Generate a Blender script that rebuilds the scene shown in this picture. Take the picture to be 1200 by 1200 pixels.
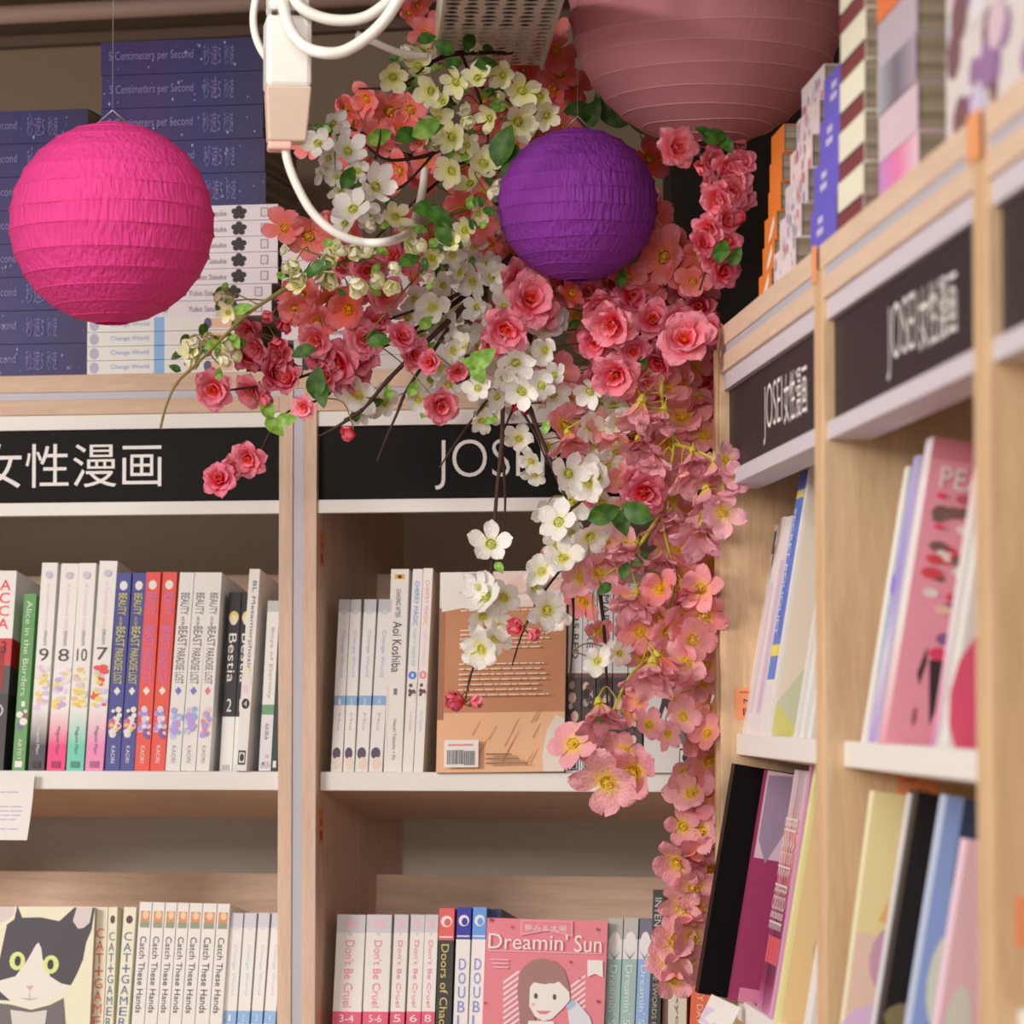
import bpy, math, random
from math import sin, cos, pi, radians, tan, atan2, sqrt
from mathutils import Vector, Matrix

for _o in list(bpy.data.objects):
    bpy.data.objects.remove(_o, do_unlink=True)
SC = bpy.context.scene
COL = SC.collection
R = random.Random(11)

# ------------------------------------------------------------------ camera
FPX = 4070.0                       # focal length in pixels of the 1200 px frame
EYE = 1.75
PITCH = atan2(222.0, FPX)
CAM = Vector((0, 0, EYE))
FW = Vector((0, cos(PITCH), sin(PITCH)))
UP = Vector((0, -sin(PITCH), cos(PITCH)))
cd = bpy.data.cameras.new('camera')
cd.sensor_width = 36.0
cd.lens = 36.0 * FPX / 1200.0
cd.clip_start = 0.05
cd.dof.use_dof = True
cd.dof.focus_distance = 3.05
cd.dof.aperture_fstop = 9.0
cam = bpy.data.objects.new('camera', cd)
COL.objects.link(cam)
cam.location = CAM
cam.rotation_euler = (pi / 2 + PITCH, 0, 0)
SC.camera = cam

# ------------------------------------------------------------------ light
w = bpy.data.worlds.new('world'); SC.world = w; w.use_nodes = True
w.node_tree.nodes['Background'].inputs[0].default_value = (1.0, .88, .80, 1)
w.node_tree.nodes['Background'].inputs[1].default_value = 0.60
SC.view_settings.view_transform = 'Standard'
SC.view_settings.look = 'None'
SC.view_settings.gamma = 1.0
SC.view_settings.use_curve_mapping = False
SC.view_settings.exposure = 0.0
SC.cycles.use_denoising = True
SC.cycles.max_bounces = 6


def area_light(name, loc, target, size, sizey, power, color):
    l = bpy.data.lights.new(name, 'AREA')
    l.shape = 'RECTANGLE'; l.size = size; l.size_y = sizey
    l.energy = power; l.color = color
    o = bpy.data.objects.new(name, l); COL.objects.link(o)
    o.location = loc
    o.rotation_euler = (Vector(target) - Vector(loc)).to_track_quat('-Z', 'Y').to_euler()
    return o


area_light('ceiling_lamp', (-2.5, 1.0, 2.72), (0.0, 3.1, 1.75), 1.2, 0.8, 78, (1.0, .90, .81))
area_light('aisle_lamp', (-0.6, -1.6, 2.95), (0.0, 3.0, 1.6), 1.8, 0.8, 74, (1.0, .92, .85))
area_light('driver_fill_light', (-0.42, 2.36, 2.50), (-0.19, 2.76, 2.22), 0.06, 0.06, 1.7, (1.0, .93, .84))  # unseen small lamp added to brighten the driver box


# ------------------------------------------------------------------ helpers
def proj(p):
    r = p - CAM
    z = r.dot(FW)
    return 600 + FPX * r.x / z, 600 - FPX * r.dot(UP) / z


def ray(u, v):
    return Vector((u - 600, 0, 0)) + FW * FPX + UP * (600 - v)


def at(u, v, Y):
    d = ray(u, v)
    return CAM + d * (Y / d.y)


class Frame:
    def __init__(s, O, ang_x, ux, n):
        s.O = Vector(O); s.ux = Vector(ux); s.n = Vector(n)
        s.M = Matrix(((ux[0], n[0], 0, O[0]), (ux[1], n[1], 0, O[1]), (0, 0, 1, 0), (0, 0, 0, 1)))

    def P(s, a, d, h):
        return s.O + s.ux * a + s.n * d + Vector((0, 0, EYE + h))

    def hit(s, u, v, d=0.0):
        """(a, h) where the line of sight meets the plane at depth d"""
        r = ray(u, v)
        q = s.O + s.n * d
        k = (Vector((q.x, q.y, 0)) - Vector((CAM.x, CAM.y, 0))).dot(s.n) / r.dot(s.n)
        p = CAM + r * k
        return (p - s.O).dot(s.ux), p.z - EYE


AL = radians(10.44)
LF = Frame((-0.2033, 3.29, 0), 0, (cos(AL), -sin(AL), 0), (sin(AL), cos(AL), 0))
BE = atan2(.0691, .9976)
RF = Frame((0.1737, 2.933, 0), 0, (sin(BE), -cos(BE), 0), (cos(BE), sin(BE), 0))
TILT = radians(9.5)


def lin(c):
    c = c / 255.0
    return c / 12.92 if c <= .04045 else ((c + .055) / 1.055) ** 2.4


LT = (.80, .73, .67)


def C(c, k=1.0):
    return tuple(min(.93, k * lin(x) / t) for x, t in zip(c, LT)) + (1.0,)


MATS = {}


def mat(key, color=None, rough=.5, metal=0, spec=.35, build=None):
    if key in MATS:
        return MATS[key]
    m = bpy.data.materials.new(str(key)[:50]); m.use_nodes = True
    b = m.node_tree.nodes['Principled BSDF']
    if color is not None:
        b.inputs['Base Color'].default_value = C(color)
    b.inputs['Roughness'].default_value = rough
    b.inputs['Metallic'].default_value = metal
    b.inputs['Specular IOR Level'].default_value = spec
    if build:
        build(m, m.node_tree, b)
    MATS[key] = m
    return m


def flat(c, rough=.45):
    return mat('print_%d_%d_%d' % tuple(c), c, rough)


def wood(key, c1, c2, scale=(14, 14, 1.2), rough=.5):
    def bld(m, nt, b):
        tc = nt.nodes.new('ShaderNodeTexCoord')
        mp = nt.nodes.new('ShaderNodeMapping'); mp.inputs['Scale'].default_value = scale
        n1 = nt.nodes.new('ShaderNodeTexNoise'); n1.inputs['Scale'].default_value = 6; n1.inputs['Detail'].default_value = 6
        n1.inputs['Distortion'].default_value = .6
        n2 = nt.nodes.new('ShaderNodeTexNoise'); n2.inputs['Scale'].default_value = 40; n2.inputs['Detail'].default_value = 3
        mx = nt.nodes.new('ShaderNodeMix'); mx.inputs[0].default_value = .45
        cr = nt.nodes.new('ShaderNodeValToRGB')
        cr.color_ramp.elements[0].position = .33; cr.color_ramp.elements[0].color = C(c1)
        cr.color_ramp.elements[1].position = .68; cr.color_ramp.elements[1].color = C(c2)
        nt.links.new(tc.outputs['Object'], mp.inputs[0])
        nt.links.new(mp.outputs[0], n1.inputs[0]); nt.links.new(mp.outputs[0], n2.inputs[0])
        nt.links.new(n1.outputs[0], mx.inputs[2]); nt.links.new(n2.outputs[0], mx.inputs[3])
        nt.links.new(mx.outputs[0], cr.inputs[0]); nt.links.new(cr.outputs[0], b.inputs['Base Color'])
        bp = nt.nodes.new('ShaderNodeBump'); bp.inputs['Strength'].default_value = .08
        nt.links.new(n2.outputs[0], bp.inputs['Height']); nt.links.new(bp.outputs[0], b.inputs['Normal'])
    return mat(key, None, rough, build=bld)


W_V = wood('oak_vertical', (192, 160, 136), (220, 188, 164))
W_H = wood('oak_horizontal', (190, 156, 130), (216, 182, 156), (1.2, 14, 14))
W_R = wood('oak_vertical_warm', (186, 152, 114), (210, 176, 138))
W_RH = wood('oak_horizontal_warm', (198, 166, 138), (218, 188, 162), (1.2, 14, 14))
M_WHITE = mat('white_laminate', (226, 216, 208), .4)
M_STRIP = mat('aluminium_channel', (178, 172, 178), .5, .1)
M_BLACK = mat('black_sign_board', (20, 17, 16), .5, 0, .12)
M_BACK = mat('grey_back_panel', (222, 212, 196), .7)
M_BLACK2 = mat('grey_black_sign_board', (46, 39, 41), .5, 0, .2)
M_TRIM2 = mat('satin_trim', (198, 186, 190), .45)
M_LET = mat('white_sign_lettering', (226, 218, 212), .5)
M_PAGE = mat('paper_page_block', (186, 172, 156), .85)


def pages_mat(key, c1, c2, axis=2):
    def bld(m, nt, b):
        tc = nt.nodes.new('ShaderNodeTexCoord')
        mp = nt.nodes.new('ShaderNodeMapping')
        sc = [3, 3, 3]; sc[axis] = 700
        mp.inputs['Scale'].default_value = sc
        n1 = nt.nodes.new('ShaderNodeTexNoise'); n1.inputs['Scale'].default_value = 1
        cr = nt.nodes.new('ShaderNodeValToRGB')
        cr.color_ramp.elements[0].position = .35; cr.color_ramp.elements[0].color = C(c1)
        cr.color_ramp.elements[1].position = .65; cr.color_ramp.elements[1].color = C(c2)
        nt.links.new(tc.outputs['Object'], mp.inputs[0]); nt.links.new(mp.outputs[0], n1.inputs[0])
        nt.links.new(n1.outputs[0], cr.inputs[0]); nt.links.new(cr.outputs[0], b.inputs['Base Color'])
    return mat(key, None, .85, build=bld)


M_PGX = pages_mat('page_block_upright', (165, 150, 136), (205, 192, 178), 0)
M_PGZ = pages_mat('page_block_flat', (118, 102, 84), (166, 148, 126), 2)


def ramp_mat(key, stops, axis=2, const=False, rough=.4, noise=0.0):
    """print that changes along one axis of the printed cover"""
    def bld(m, nt, b):
        tc = nt.nodes.new('ShaderNodeTexCoord'); sp = nt.nodes.new('ShaderNodeSeparateXYZ')
        cr = nt.nodes.new('ShaderNodeValToRGB')
        cr.color_ramp.interpolation = 'CONSTANT' if const else 'LINEAR'
        el = cr.color_ramp.elements
        while len(el) < len(stops):
            el.new(.5)
        for e, (p, c) in zip(el, stops):
            e.position = p
        for e, (p, c) in zip(el, stops):
            e.color = C(c)
        nt.links.new(tc.outputs['Generated'], sp.inputs[0])
        src = sp.outputs[axis]
        if noise:
            n = nt.nodes.new('ShaderNodeTexNoise'); n.inputs['Scale'].default_value = 90
            nt.links.new(tc.outputs['Object'], n.inputs[0])
            ma = nt.nodes.new('ShaderNodeMath'); ma.operation = 'MULTIPLY_ADD'
            ma.inputs[1].default_value = noise
            sb = nt.nodes.new('ShaderNodeMath'); sb.operation = 'SUBTRACT'; sb.inputs[1].default_value = .5
            nt.links.new(n.outputs[0], sb.inputs[0]); nt.links.new(sb.outputs[0], ma.inputs[0])
            nt.links.new(src, ma.inputs[2]); src = ma.outputs[0]
        nt.links.new(src, cr.inputs[0]); nt.links.new(cr.outputs[0], b.inputs['Base Color'])
    return mat(key, None, rough, build=bld)


def link_mesh(name, verts, faces, mats, parent=None, fm=None, smooth=False, attr=None, M=None):
    me = bpy.data.meshes.new(name)
    me.from_pydata([tuple(v) for v in verts], [], faces)
    for m in (mats if isinstance(mats, (list, tuple)) else [mats]):
        me.materials.append(m)
    if fm:
        me.polygons.foreach_set('material_index', fm)
    if smooth:
        me.polygons.foreach_set('use_smooth', [True] * len(faces))
    if attr is not None:
        a = me.attributes.new('tone', 'FLOAT', 'POINT'); a.data.foreach_set('value', attr)
    me.update()
    o = bpy.data.objects.new(name, me); COL.objects.link(o)
    if parent is not None:
        o.parent = parent
    if M is not None:
        o.matrix_local = M
    return o


def boxes(name, bl, m, parent=None, bevel=0.0, fm=None):
    """bl: list of (x0,x1,y0,y1,z0,z1); joined into one mesh"""
    V = []; F = []; FM = []
    for i, b in enumerate(bl):
        x0, x1, y0, y1, z0, z1 = b[:6]
        k = len(V)
        V += [(x0, y0, z0), (x1, y0, z0), (x1, y1, z0), (x0, y1, z0), (x0, y0, z1), (x1, y0, z1), (x1, y1, z1), (x0, y1, z1)]
        F += [(k, k + 3, k + 2, k + 1), (k + 4, k + 5, k + 6, k + 7), (k, k + 1, k + 5, k + 4), (k + 1, k + 2, k + 6, k + 5), (k + 2, k + 3, k + 7, k + 6), (k + 3, k, k + 4, k + 7)]
        FM += [fm[i] if fm else 0] * 6
    o = link_mesh(name, V, F, m, parent, FM)
    if bevel:
        md = o.modifiers.new('bevel', 'BEVEL'); md.width = bevel; md.segments = 2; md.limit_method = 'ANGLE'
    return o


def slab(name, p4, nrm, th, m, parent=None, bevel=.0):
    """quad p4 extruded along nrm by th"""
    n = Vector(nrm).normalized() * th
    a = [Vector(p) for p in p4]; V = a + [p + n for p in a]
    F = [(0, 1, 2, 3), (7, 6, 5, 4), (0, 4, 5, 1), (1, 5, 6, 2), (2, 6, 7, 3), (3, 7, 4, 0)]
    o = link_mesh(name, V, F, m, parent)
    if bevel:
        md = o.modifiers.new('bevel', 'BEVEL'); md.width = bevel; md.segments = 2
    return o


def tube(name, paths, m, parent=None, seg=8, M=None):
    """paths: list of lists of (Vector, radius)"""
    V = []; F = []
    for pts in paths:
        n = len(pts)
        if n < 2:
            continue
        prev = None
        base = len(V)
        for i, (p, r) in enumerate(pts):
            a = pts[max(0, i - 1)][0]; b = pts[min(n - 1, i + 1)][0]
            t = (b - a)
            t = t.normalized() if t.length > 1e-9 else Vector((0, 0, 1))
            if prev is None:
                x = t.orthogonal().normalized()
            else:
                x = (prev - t * prev.dot(t))
                x = x.normalized() if x.length > 1e-6 else t.orthogonal().normalized()
            prev = x
            y = t.cross(x)
            for k in range(seg):
                an = 2 * pi * k / seg
                V.append(p + (x * cos(an) + y * sin(an)) * r)
        for i in range(n - 1):
            for k in range(seg):
                a0 = base + i * seg + k; a1 = base + i * seg + (k + 1) % seg
                F.append((a0, a1, a1 + seg, a0 + seg))
        F.append(tuple(base + k for k in reversed(range(seg))))
        F.append(tuple(base + (n - 1) * seg + k for k in range(seg)))
    return link_mesh(name, V, F, m, parent, smooth=True, M=M)


def smooth_path(pts, n=6):
    """Catmull-Rom through Vectors"""
    out = []
    P = [pts[0]] + list(pts) + [pts[-1]]
    for i in range(1, len(P) - 2):
        for k in range(n):
            t = k / n
            a, b, c, d = P[i - 1], P[i], P[i + 1], P[i + 2]
            out.append(.5 * ((2 * b) + (c - a) * t + (2 * a - 5 * b + 4 * c - d) * t * t + (3 * b - a - 3 * c + d) * t ** 3))
    out.append(P[-2])
    return out


def empty(name, M, label=None, cat=None, group=None):
    o = bpy.data.objects.new(name, None); COL.objects.link(o)
    o.empty_display_size = .02
    o.matrix_world = M
    if label: o['label'] = label
    if cat: o['category'] = cat
    group = group or autogroup(label or '')
    if group: o['group'] = group
    return o


def autogroup(label):
    w0 = label.split(' ')[0]
    if w0 in ('first', 'second', 'third', 'fourth', 'fifth', 'sixth', 'seventh', 'eighth', 'left', 'right', 'leftmost', 'middle'):
        for k in (' from the left of ', ' from the bottom of ', ' one of ', ' of '):
            if k in label:
                return label.split(k, 1)[1]
    return None


def tag(o, label, cat, group=None):
    o['label'] = label; o['category'] = cat
    if group: o['group'] = group
    return o


_TX = {}


def text_mesh(s):
    if s in _TX:
        return _TX[s]
    c = bpy.data.curves.new('t', 'FONT'); c.body = s; c.resolution_u = 5 if s == 'JOSEI' else 3
    if s == 'JOSEI': c.offset = -.012
    o = bpy.data.objects.new('t', c); COL.objects.link(o)
    me = bpy.data.meshes.new_from_object(o.evaluated_get(bpy.context.evaluated_depsgraph_get()))
    V = [(v.co.x, v.co.y) for v in me.vertices]; F = [tuple(p.vertices) for p in me.polygons]
    bpy.data.objects.remove(o, do_unlink=True)
    xs = [v[0] for v in V]; ys = [v[1] for v in V]
    _TX[s] = (V, F, min(xs), max(xs), min(ys), max(ys))
    return _TX[s]


def lettering(items, plane, parent, name='lettering'):
    """items: (text, u0, v0, wid, hei, mode, material) fits text into the box; mode 'h' across, 'v' turned a quarter, 's' letters stacked.
       plane(u, v) -> local point"""
    V = []; F = []; FM = []; mats = []
    for (s, u0, v0, wd, ht, mode, m) in items:
        if m not in mats: mats.append(m)
        mi = mats.index(m)
        if mode == 's':
            n = len(s); ch = ht / n
            sub = [(c, u0, v0 + ht - (i + 1) * ch + ch * .1, wd, ch * .8, 'h') for i, c in enumerate(s) if c != ' ']
        else:
            sub = [(s, u0, v0, wd, ht, mode)]
        for (q, a0, b0, ww, hh, md) in sub:
            TV, TF, x0, x1, y0, y1 = text_mesh(q)
            k = len(V)
            for (x, y) in TV:
                fx = (x - x0) / max(1e-6, x1 - x0); fy = (y - y0) / max(1e-6, y1 - y0)
                if md == 'h':
                    V.append(plane(a0 + fx * ww, b0 + fy * hh))
                else:
                    V.append(plane(a0 + fy * ww, b0 + (1 - fx) * hh))
            for f in TF:
                F.append(tuple(k + i for i in f)); FM.append(mi)
    if not V: return None
    return link_mesh(name, V, F, mats, parent, FM)


def ell(cu, cv, ru, rv, n=14, a0=0, a1=2 * pi):
    return [(cu + ru * cos(a0 + (a1 - a0) * i / n), cv + rv * sin(a0 + (a1 - a0) * i / n)) for i in range(n)]


def rect(u0, v0, u1, v1):
    return [(u0, v0), (u1, v0), (u1, v1), (u0, v1)]


def art(polys, plane, parent, name='spine_print'):
    """polys: (points, colour); later ones lie a hair above earlier ones. plane(u, v, lift)"""
    V = []; F = []; FM = []; mats = []
    for i, (pts, c) in enumerate(polys):
        m = flat(c)
        if m not in mats: mats.append(m)
        k = len(V)
        V += [plane(u, v, .00012 + .00004 * i) for u, v in pts]
        F.append(tuple(range(k, k + len(pts)))); FM.append(mats.index(m))
    return link_mesh(name, V, F, mats, parent, FM)


# ------------------------------------------------------------------ room shell
def struct(o):
    o['kind'] = 'structure'; return o


M_WALL = mat('taupe_wall_paint', (150, 126, 104), .8)
M_CEIL = mat('dark_ceiling_paint', (90, 78, 68), .9)
M_FLOOR = wood('floor_boards', (120, 96, 76), (150, 122, 98), (3, 1, 3))


def wall(name, fr, d, a0, a1, z0=0, z1=3.0):
    p = [fr.P(a0, d, 0), fr.P(a1, d, 0), fr.P(a1, d + .08, 0), fr.P(a0, d + .08, 0)]
    V = [(q.x, q.y, z0) for q in p] + [(q.x, q.y, z1) for q in p]
    F = [(0, 3, 2, 1), (4, 5, 6, 7), (0, 1, 5, 4), (1, 2, 6, 5), (2, 3, 7, 6), (3, 0, 4, 7)]
    return struct(link_mesh(name, V, F, M_WALL))


wall('wall_back', LF, .43, -2.6, 1.9)
wall('wall_right', RF, .43, -.45, 3.2)
# added dark box behind the flowers, its colour stands for the corner's shade
struct(boxes('corner_shade_box', [(.16, .95, 3.47, 4.2, EYE + .318, 3.0)], mat('dark_column_paint', (44, 36, 32), .8)))
struct(boxes('floor', [(-3.4, 2.4, -2.5, 4.6, -.06, 0)], M_FLOOR))
struct(boxes('ceiling', [(-3.4, 2.4, -2.5, 4.6, 3.0, 3.08)], M_CEIL))
# unseen beam added above the frame to shade the tops of the cases
struct(boxes('light_blocker_1', [(-2.6, 1.0, 1.85, 2.1, EYE + .71, 3.0)], M_CEIL))


# ------------------------------------------------------------------ bookcases
def unit(fr, a0, pitch, label, woodv, woodh, shelves, signs, depth=.40, strip=True, sign_deep=.014, group=None, toppanel=True):
    M = fr.M @ Matrix.Translation((a0, 0, 0))
    u = empty('bookcase', M, label, 'bookcase', group)
    E = EYE
    L0, L1 = .0048, .0185
    R0, R1 = pitch - .0185, pitch - .0048
    zt = E + .297
    boxes('side_panel', [(L0, L1, 0, depth, 0, zt)], woodv, u, .0008)
    boxes('side_panel', [(R0, R1, 0, depth, 0, zt)], woodv, u, .0008)
    if strip:
        boxes('metal_strip', [(R1, pitch + .0048, .0015, .02, 0, E + .290)], M_STRIP, u, .0006)
    boxes('metal_strip', [(0, pitch, .0015, .02, E + .290, E + .297)], M_STRIP, u)
    boxes('top_rail', [(L1, R0, 0, .02, E + .2755, E + .290)], woodh, u, .0006)
    boxes('top_board', [(0, pitch, 0, depth, E + .297, E + .314)], woodh, u, .0008)
    boxes('back_panel', [(L1, R0, depth - .012, depth - .004, 0, E + .297)], M_BACK, u)
    # sign board with its two white trims
    sg = boxes('sign_board', [(L1, R0, .008, .02, E + .188, E + .264)], M_BLACK if strip else M_BLACK2, u)
    boxes('sign_trim', [(L1, R0, .003, .022, E + .261, E + .2755)], M_WHITE if strip else M_TRIM2, sg, .0006)
    boxes('sign_trim', [(L1, R0, .003, .003 + sign_deep, E + .1785, E + .191)], M_WHITE if strip else M_TRIM2, sg, .0006)
    pl = lambda x, z: (x, .0077, E + z)
    lettering([(s, x, z, wd, hh, 'h', M_LET) for (s, x, z, wd, hh) in signs], pl, sg)
    st, ct, tt = sin(TILT), cos(TILT), tan(TILT)
    for h in shelves:
        y0, y1 = .020, .225
        z = E + h
        slab('shelf_board', [(L1, y0, z - .001 - (y0 - .013) * tt), (R0, y0, z - .001 - (y0 - .013) * tt), (R0, y1, z - (y1 - .013) * tt), (L1, y1, z - (y1 - .013) * tt)],
             (0, -st, -ct), .016, woodh, u)
        lip = boxes('shelf_lip', [(L1 + .001, R0 - .001, .013, .020, z - .0178, z)], M_WHITE, u, .001)
        zb = z - (.223 - .013) * tt
        slab('backboard', [(L1, .224, zb), (R0, .224, zb), (R0, .224 + .235 * st, zb + .235 * ct), (L1, .224 + .235 * st, zb + .235 * ct)],
             (0, ct, -st), .010, woodh, u, .0006)
    return u


T4 = '女性漫画'
# left case: lettering 330 mm wide, 110 mm in from each side
lj = LF.hit(508, 560, .0077); lk = LF.hit(640, 560, .0077)
lc0 = LF.hit(-24, 560, .0077); lc1 = LF.hit(189, 560, .0077)
kz0 = LF.hit(100, 571, .0077)[1]; kz1 = LF.hit(100, 519, .0077)[1]
PITCH_B = .547
jw = LF.hit(638, 552, .0077)[0] - LF.hit(510, 552, .0077)[0]
s_off = PITCH_B
U1 = unit(LF, -PITCH_B, PITCH_B, 'pale oak bookcase bay below the bright pink lantern, with a black sign', W_V, W_H, [-.0665, -.372],
          [('JOSEI', lc0[0] + PITCH_B - .122, kz0 - .006, .108, .047), (T4, lc0[0] + PITCH_B, kz0, lc1[0] - lc0[0], kz1 - kz0)])
U2 = unit(LF, 0, PITCH_B, 'pale oak bookcase bay whose black sign is half covered by hanging blossom', W_V, W_H, [-.0665, -.372],
          [('JOSEI', LF.hit(508, 560)[0], kz0 - .006, jw, .047), (T4, LF.hit(655, 560)[0], kz0, lc1[0] - lc0[0], kz1 - kz0)])
PR = .5475


def rsign(k):
    return [('JOSEI', .225, .200, .098, .046), (T4, .332, .207, .112, .038)]


V1 = unit(RF, 0, PR, 'side-wall bookcase bay next to the corner, with black sign and a leaning all-black book', W_R, W_RH, [-.0267, -.247], rsign(0), strip=False, sign_deep=.030)
V2 = unit(RF, PR, PR, 'middle side-wall bookcase bay holding the leaning pink-covered books', W_R, W_RH, [-.0267, -.250], rsign(1), strip=False, sign_deep=.030)
V3 = unit(RF, 2 * PR, PR, 'side-wall bookcase bay at the right edge, mostly a bare oak panel', W_R, W_RH, [-.160, -.40], rsign(2), strip=False, sign_deep=.030)
# oak cover strips over the side-wall uprights
for u in (V1, V2, V3):
    boxes('upright_cover', [(-.006, .006, -.002, .0, 0, EYE + .297)], W_R, u)


def sticker(fr, a, d, z, wd, ht, label, side=True):
    """small orange anti-theft sticker stuck on the near face of a side panel"""
    M = fr.M @ Matrix.Translation((a, d, EYE + z))
    e = empty('sticker', M, label, 'sticker', 'orange stickers inside the bookcases')
    boxes('backing', [(0, .0003, 0, wd, 0, ht)], flat((232, 140, 96)), e)
    pl = lambda u, v: (.0006, u, v)
    lettering([('MD', wd * .3, ht * .52, wd * .45, ht * .14, 'h', flat((70, 45, 40)))], pl, e)
    ps = [(rect(wd * (.28 + i * .09), ht * .12, wd * (.33 + i * .09), ht * .36), (70, 45, 40)) for i in range(5)]
    ps.append((rect(wd * .15, ht * .86, wd * .5, ht * .89), (150, 80, 60)))
    art(ps, lambda u, v, l: (.0004 + l, u, v), e, 'barcode')
    return e


# far side-wall bay: sticker low on its end panel
sticker(RF, .0187, .012, .020 - .035, .024, .026, 'orange sticker on the corner panel above the white shelf lip')
sticker(RF, PR + .0187, .05, -.078, .028, .028, 'orange sticker just under the white lip of the middle side-wall bay')
sticker(RF, 2 * PR + .0187, .012, -.128, .030, .026, 'orange sticker low on the bare panel at the right edge')
sticker(LF, .0187, .010, .128, .018, .034, 'dim orange sticker inside the bay under the sign, above the row of small white books')
sticker(LF, .0187, .010, -.135, .018, .034, 'dim orange sticker inside the bay just under the white shelf lip')
for (a, z, lb) in ((PR, .330, 'orange tape tab at the joint of the tops behind the purple book stack'), (2 * PR, .345, 'blurred orange tape tab by the white floral books')):
    o = boxes('tape_tab', [(-.007 if a == PR else -.016, .007 if a == PR else .014, -.0035, -.0022, EYE + .288, EYE + .314)], flat((236, 150, 100)))
    o.matrix_world = RF.M @ Matrix.Translation((a, 0, 0))
    tag(o, lb, 'tape')

# ------------------------------------------------------------------ books
ST, CT = sin(TILT), cos(TILT)


def make_cover(T, W, H, m, parent, mp):
    e = .0006
    boxes('cover', [(0, T, 0, e, 0, H), (0, e, e, W, 0, H), (T - e, T, e, W, 0, H)], m, parent)
    boxes('pages', [(e, T - e, e, W - .0012, .0008, H - .0008)], mp, parent)


def book(fr, xb0, xb1, yb, xt, yt, label, m, W=.127, d=.017, T=None, spine=(), cover=(), text=(), ctext=(), group=None, name='book', frontart=(), mp=None, base=None):
    """upright book fitted to where the photograph shows its lower front corners and its upper left front corner"""
    a, h = fr.hit(xb0, yb, d)
    if T is None:
        T = fr.hit(xb1, yb, d)[0] - a
    T = abs(T) - .0004
    if base is not None:
        h = base - (d - .013) * tan(TILT)
    roll = 0.0; H = .19
    for _ in range(10):
        B = fr.M @ Matrix.Translation((a, d, EYE + h)) @ Matrix.Rotation(-TILT, 4, 'X') @ Matrix.Rotation(roll, 4, 'Y')
        p0 = proj(B @ Vector((0, 0, 0))); p1 = proj(B @ Vector((0, 0, H)))
        H *= (p0[1] - yt) / max(5, p0[1] - p1[1])
        roll += (xt - p1[0]) / max(60, (p0[1] - p1[1])) * .9 * (1 if fr is LF else 0)
        roll = max(-.12, min(.12, roll))
    # a rolled book pivots on its lower corner so that it does not sink into the shelf
    lift = max(0, T * sin(roll)) if roll > 0 else 0.0
    B = fr.M @ Matrix.Translation((a, d, EYE + h + lift)) @ Matrix.Rotation(-TILT, 4, 'X') @ Matrix.Rotation(roll, 4, 'Y')
    e = empty(name, B, label, 'book', group)
    make_cover(T, W, H, m, e, mp or M_PGX)
    sp = lambda u, v, l: (u * T, -l, v * H)
    spt = lambda u, v: (u * T, -.0006, v * H)
    if spine: art([([(u, v) for u, v in p], c) for p, c in spine], sp, e)
    if text: lettering(text, spt, e)
    cv = lambda u, v, l: (T + l, u * W, v * H)
    cvt = lambda u, v: (T + .0008, u * W, v * H)
    if cover: art(cover, cv, e, 'cover_print')
    if ctext: lettering(ctext, cvt, e, 'cover_lettering')
    return e, T, W, H


def blobs(u0, u1, v0, v1, cols, n, seed, ru=.16, rv=.02):
    r = random.Random(seed); out = []
    for i in range(n):
        cu = r.uniform(u0 + ru * .6, u1 - ru * .6); cv = r.uniform(v0, v1)
        k = r.uniform(.5, 1.1)
        q = ell(cu, cv, min(ru * k, cu - .01, .99 - cu), rv * k, 9)
        out.append((q, r.choice(cols)))
    return out


BK = flat((40, 36, 38)); WT = flat((238, 230, 224)); GY = flat((120, 112, 112))
SK = (240, 206, 180)
SY = 903.5
ORD = ['first', 'second', 'third', 'fourth', 'fifth', 'sixth', 'seventh', 'eighth']

# ---- upper shelf, left bay
m_acca = ramp_mat('spine_red_black', [(0, (45, 38, 40)), (.38, (70, 64, 64)), (.52, (196, 44, 48)), (.66, (232, 226, 222))], const=True)
book(LF, -22, 4, SY, -5.5, 669, 'thick book with red stacked capitals on a white band over a black and red spine', m_acca, W=.15,
     text=[('ACCA', .28, .70, .5, .26, 's', flat((226, 66, 66))), ('13', .3, .585, .45, .06, 'h', flat((60, 30, 34)))],
     spine=[(ell(.5, .30, .33, .035), (180, 172, 168)), (ell(.5, .30, .24, .026), (50, 44, 46)), (rect(.3, .40, .7, .62), (150, 36, 40))])
book(LF, 14, 29, SY, 28.5, 696, 'short green-spined book with white hand lettering beside the thick red-lettered book', flat((96, 148, 84)), W=.12,
     text=[('Alice in the Borders', .28, .42, .45, .54, 'v', flat((206, 226, 196))), ('1', .4, .36, .3, .03, 'h', WT), ('ARTIST', .35, .06, .3, .12, 'v', WT)],
     spine=blobs(.05, .95, .24, .34, [SK, (96, 110, 160), (140, 100, 80), (226, 226, 230)], 12, 2, .3, .02) + [(rect(.2, .02, .8, .055), (220, 226, 214))])


def gradient_book(x0, x1, xt, yt, key, num, low, label, hues, seed, lowtext=(90, 80, 90)):
    W_ = (232, 224, 220)
    m = ramp_mat('spine_gradient_' + key, [(0, low), (.12, low), (.30, W_), (1, W_)], noise=.03)
    book(LF, x0, x1, SY, xt, yt, label, m, W=.127,
         text=[('A Conditional Calling', .36, .66, .26, .24, 'v', flat((222, 180, 186))), ('MINAMI', .42, .60, .2, .07, 'v', GY), (num, .2, .525, .6, .06, 'h', flat((70, 66, 72))),
               ('Megumi Mori', .36, .08, .25, .13, 'v', flat(lowtext))],
         spine=blobs(.03, .97, .30, .50, hues, 26, seed, .26, .014) + [(ell(.5, .94, .22, .018), (190, 184, 190)), (rect(.25, .015, .75, .045), tuple(int(c * .7) for c in low))])


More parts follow.
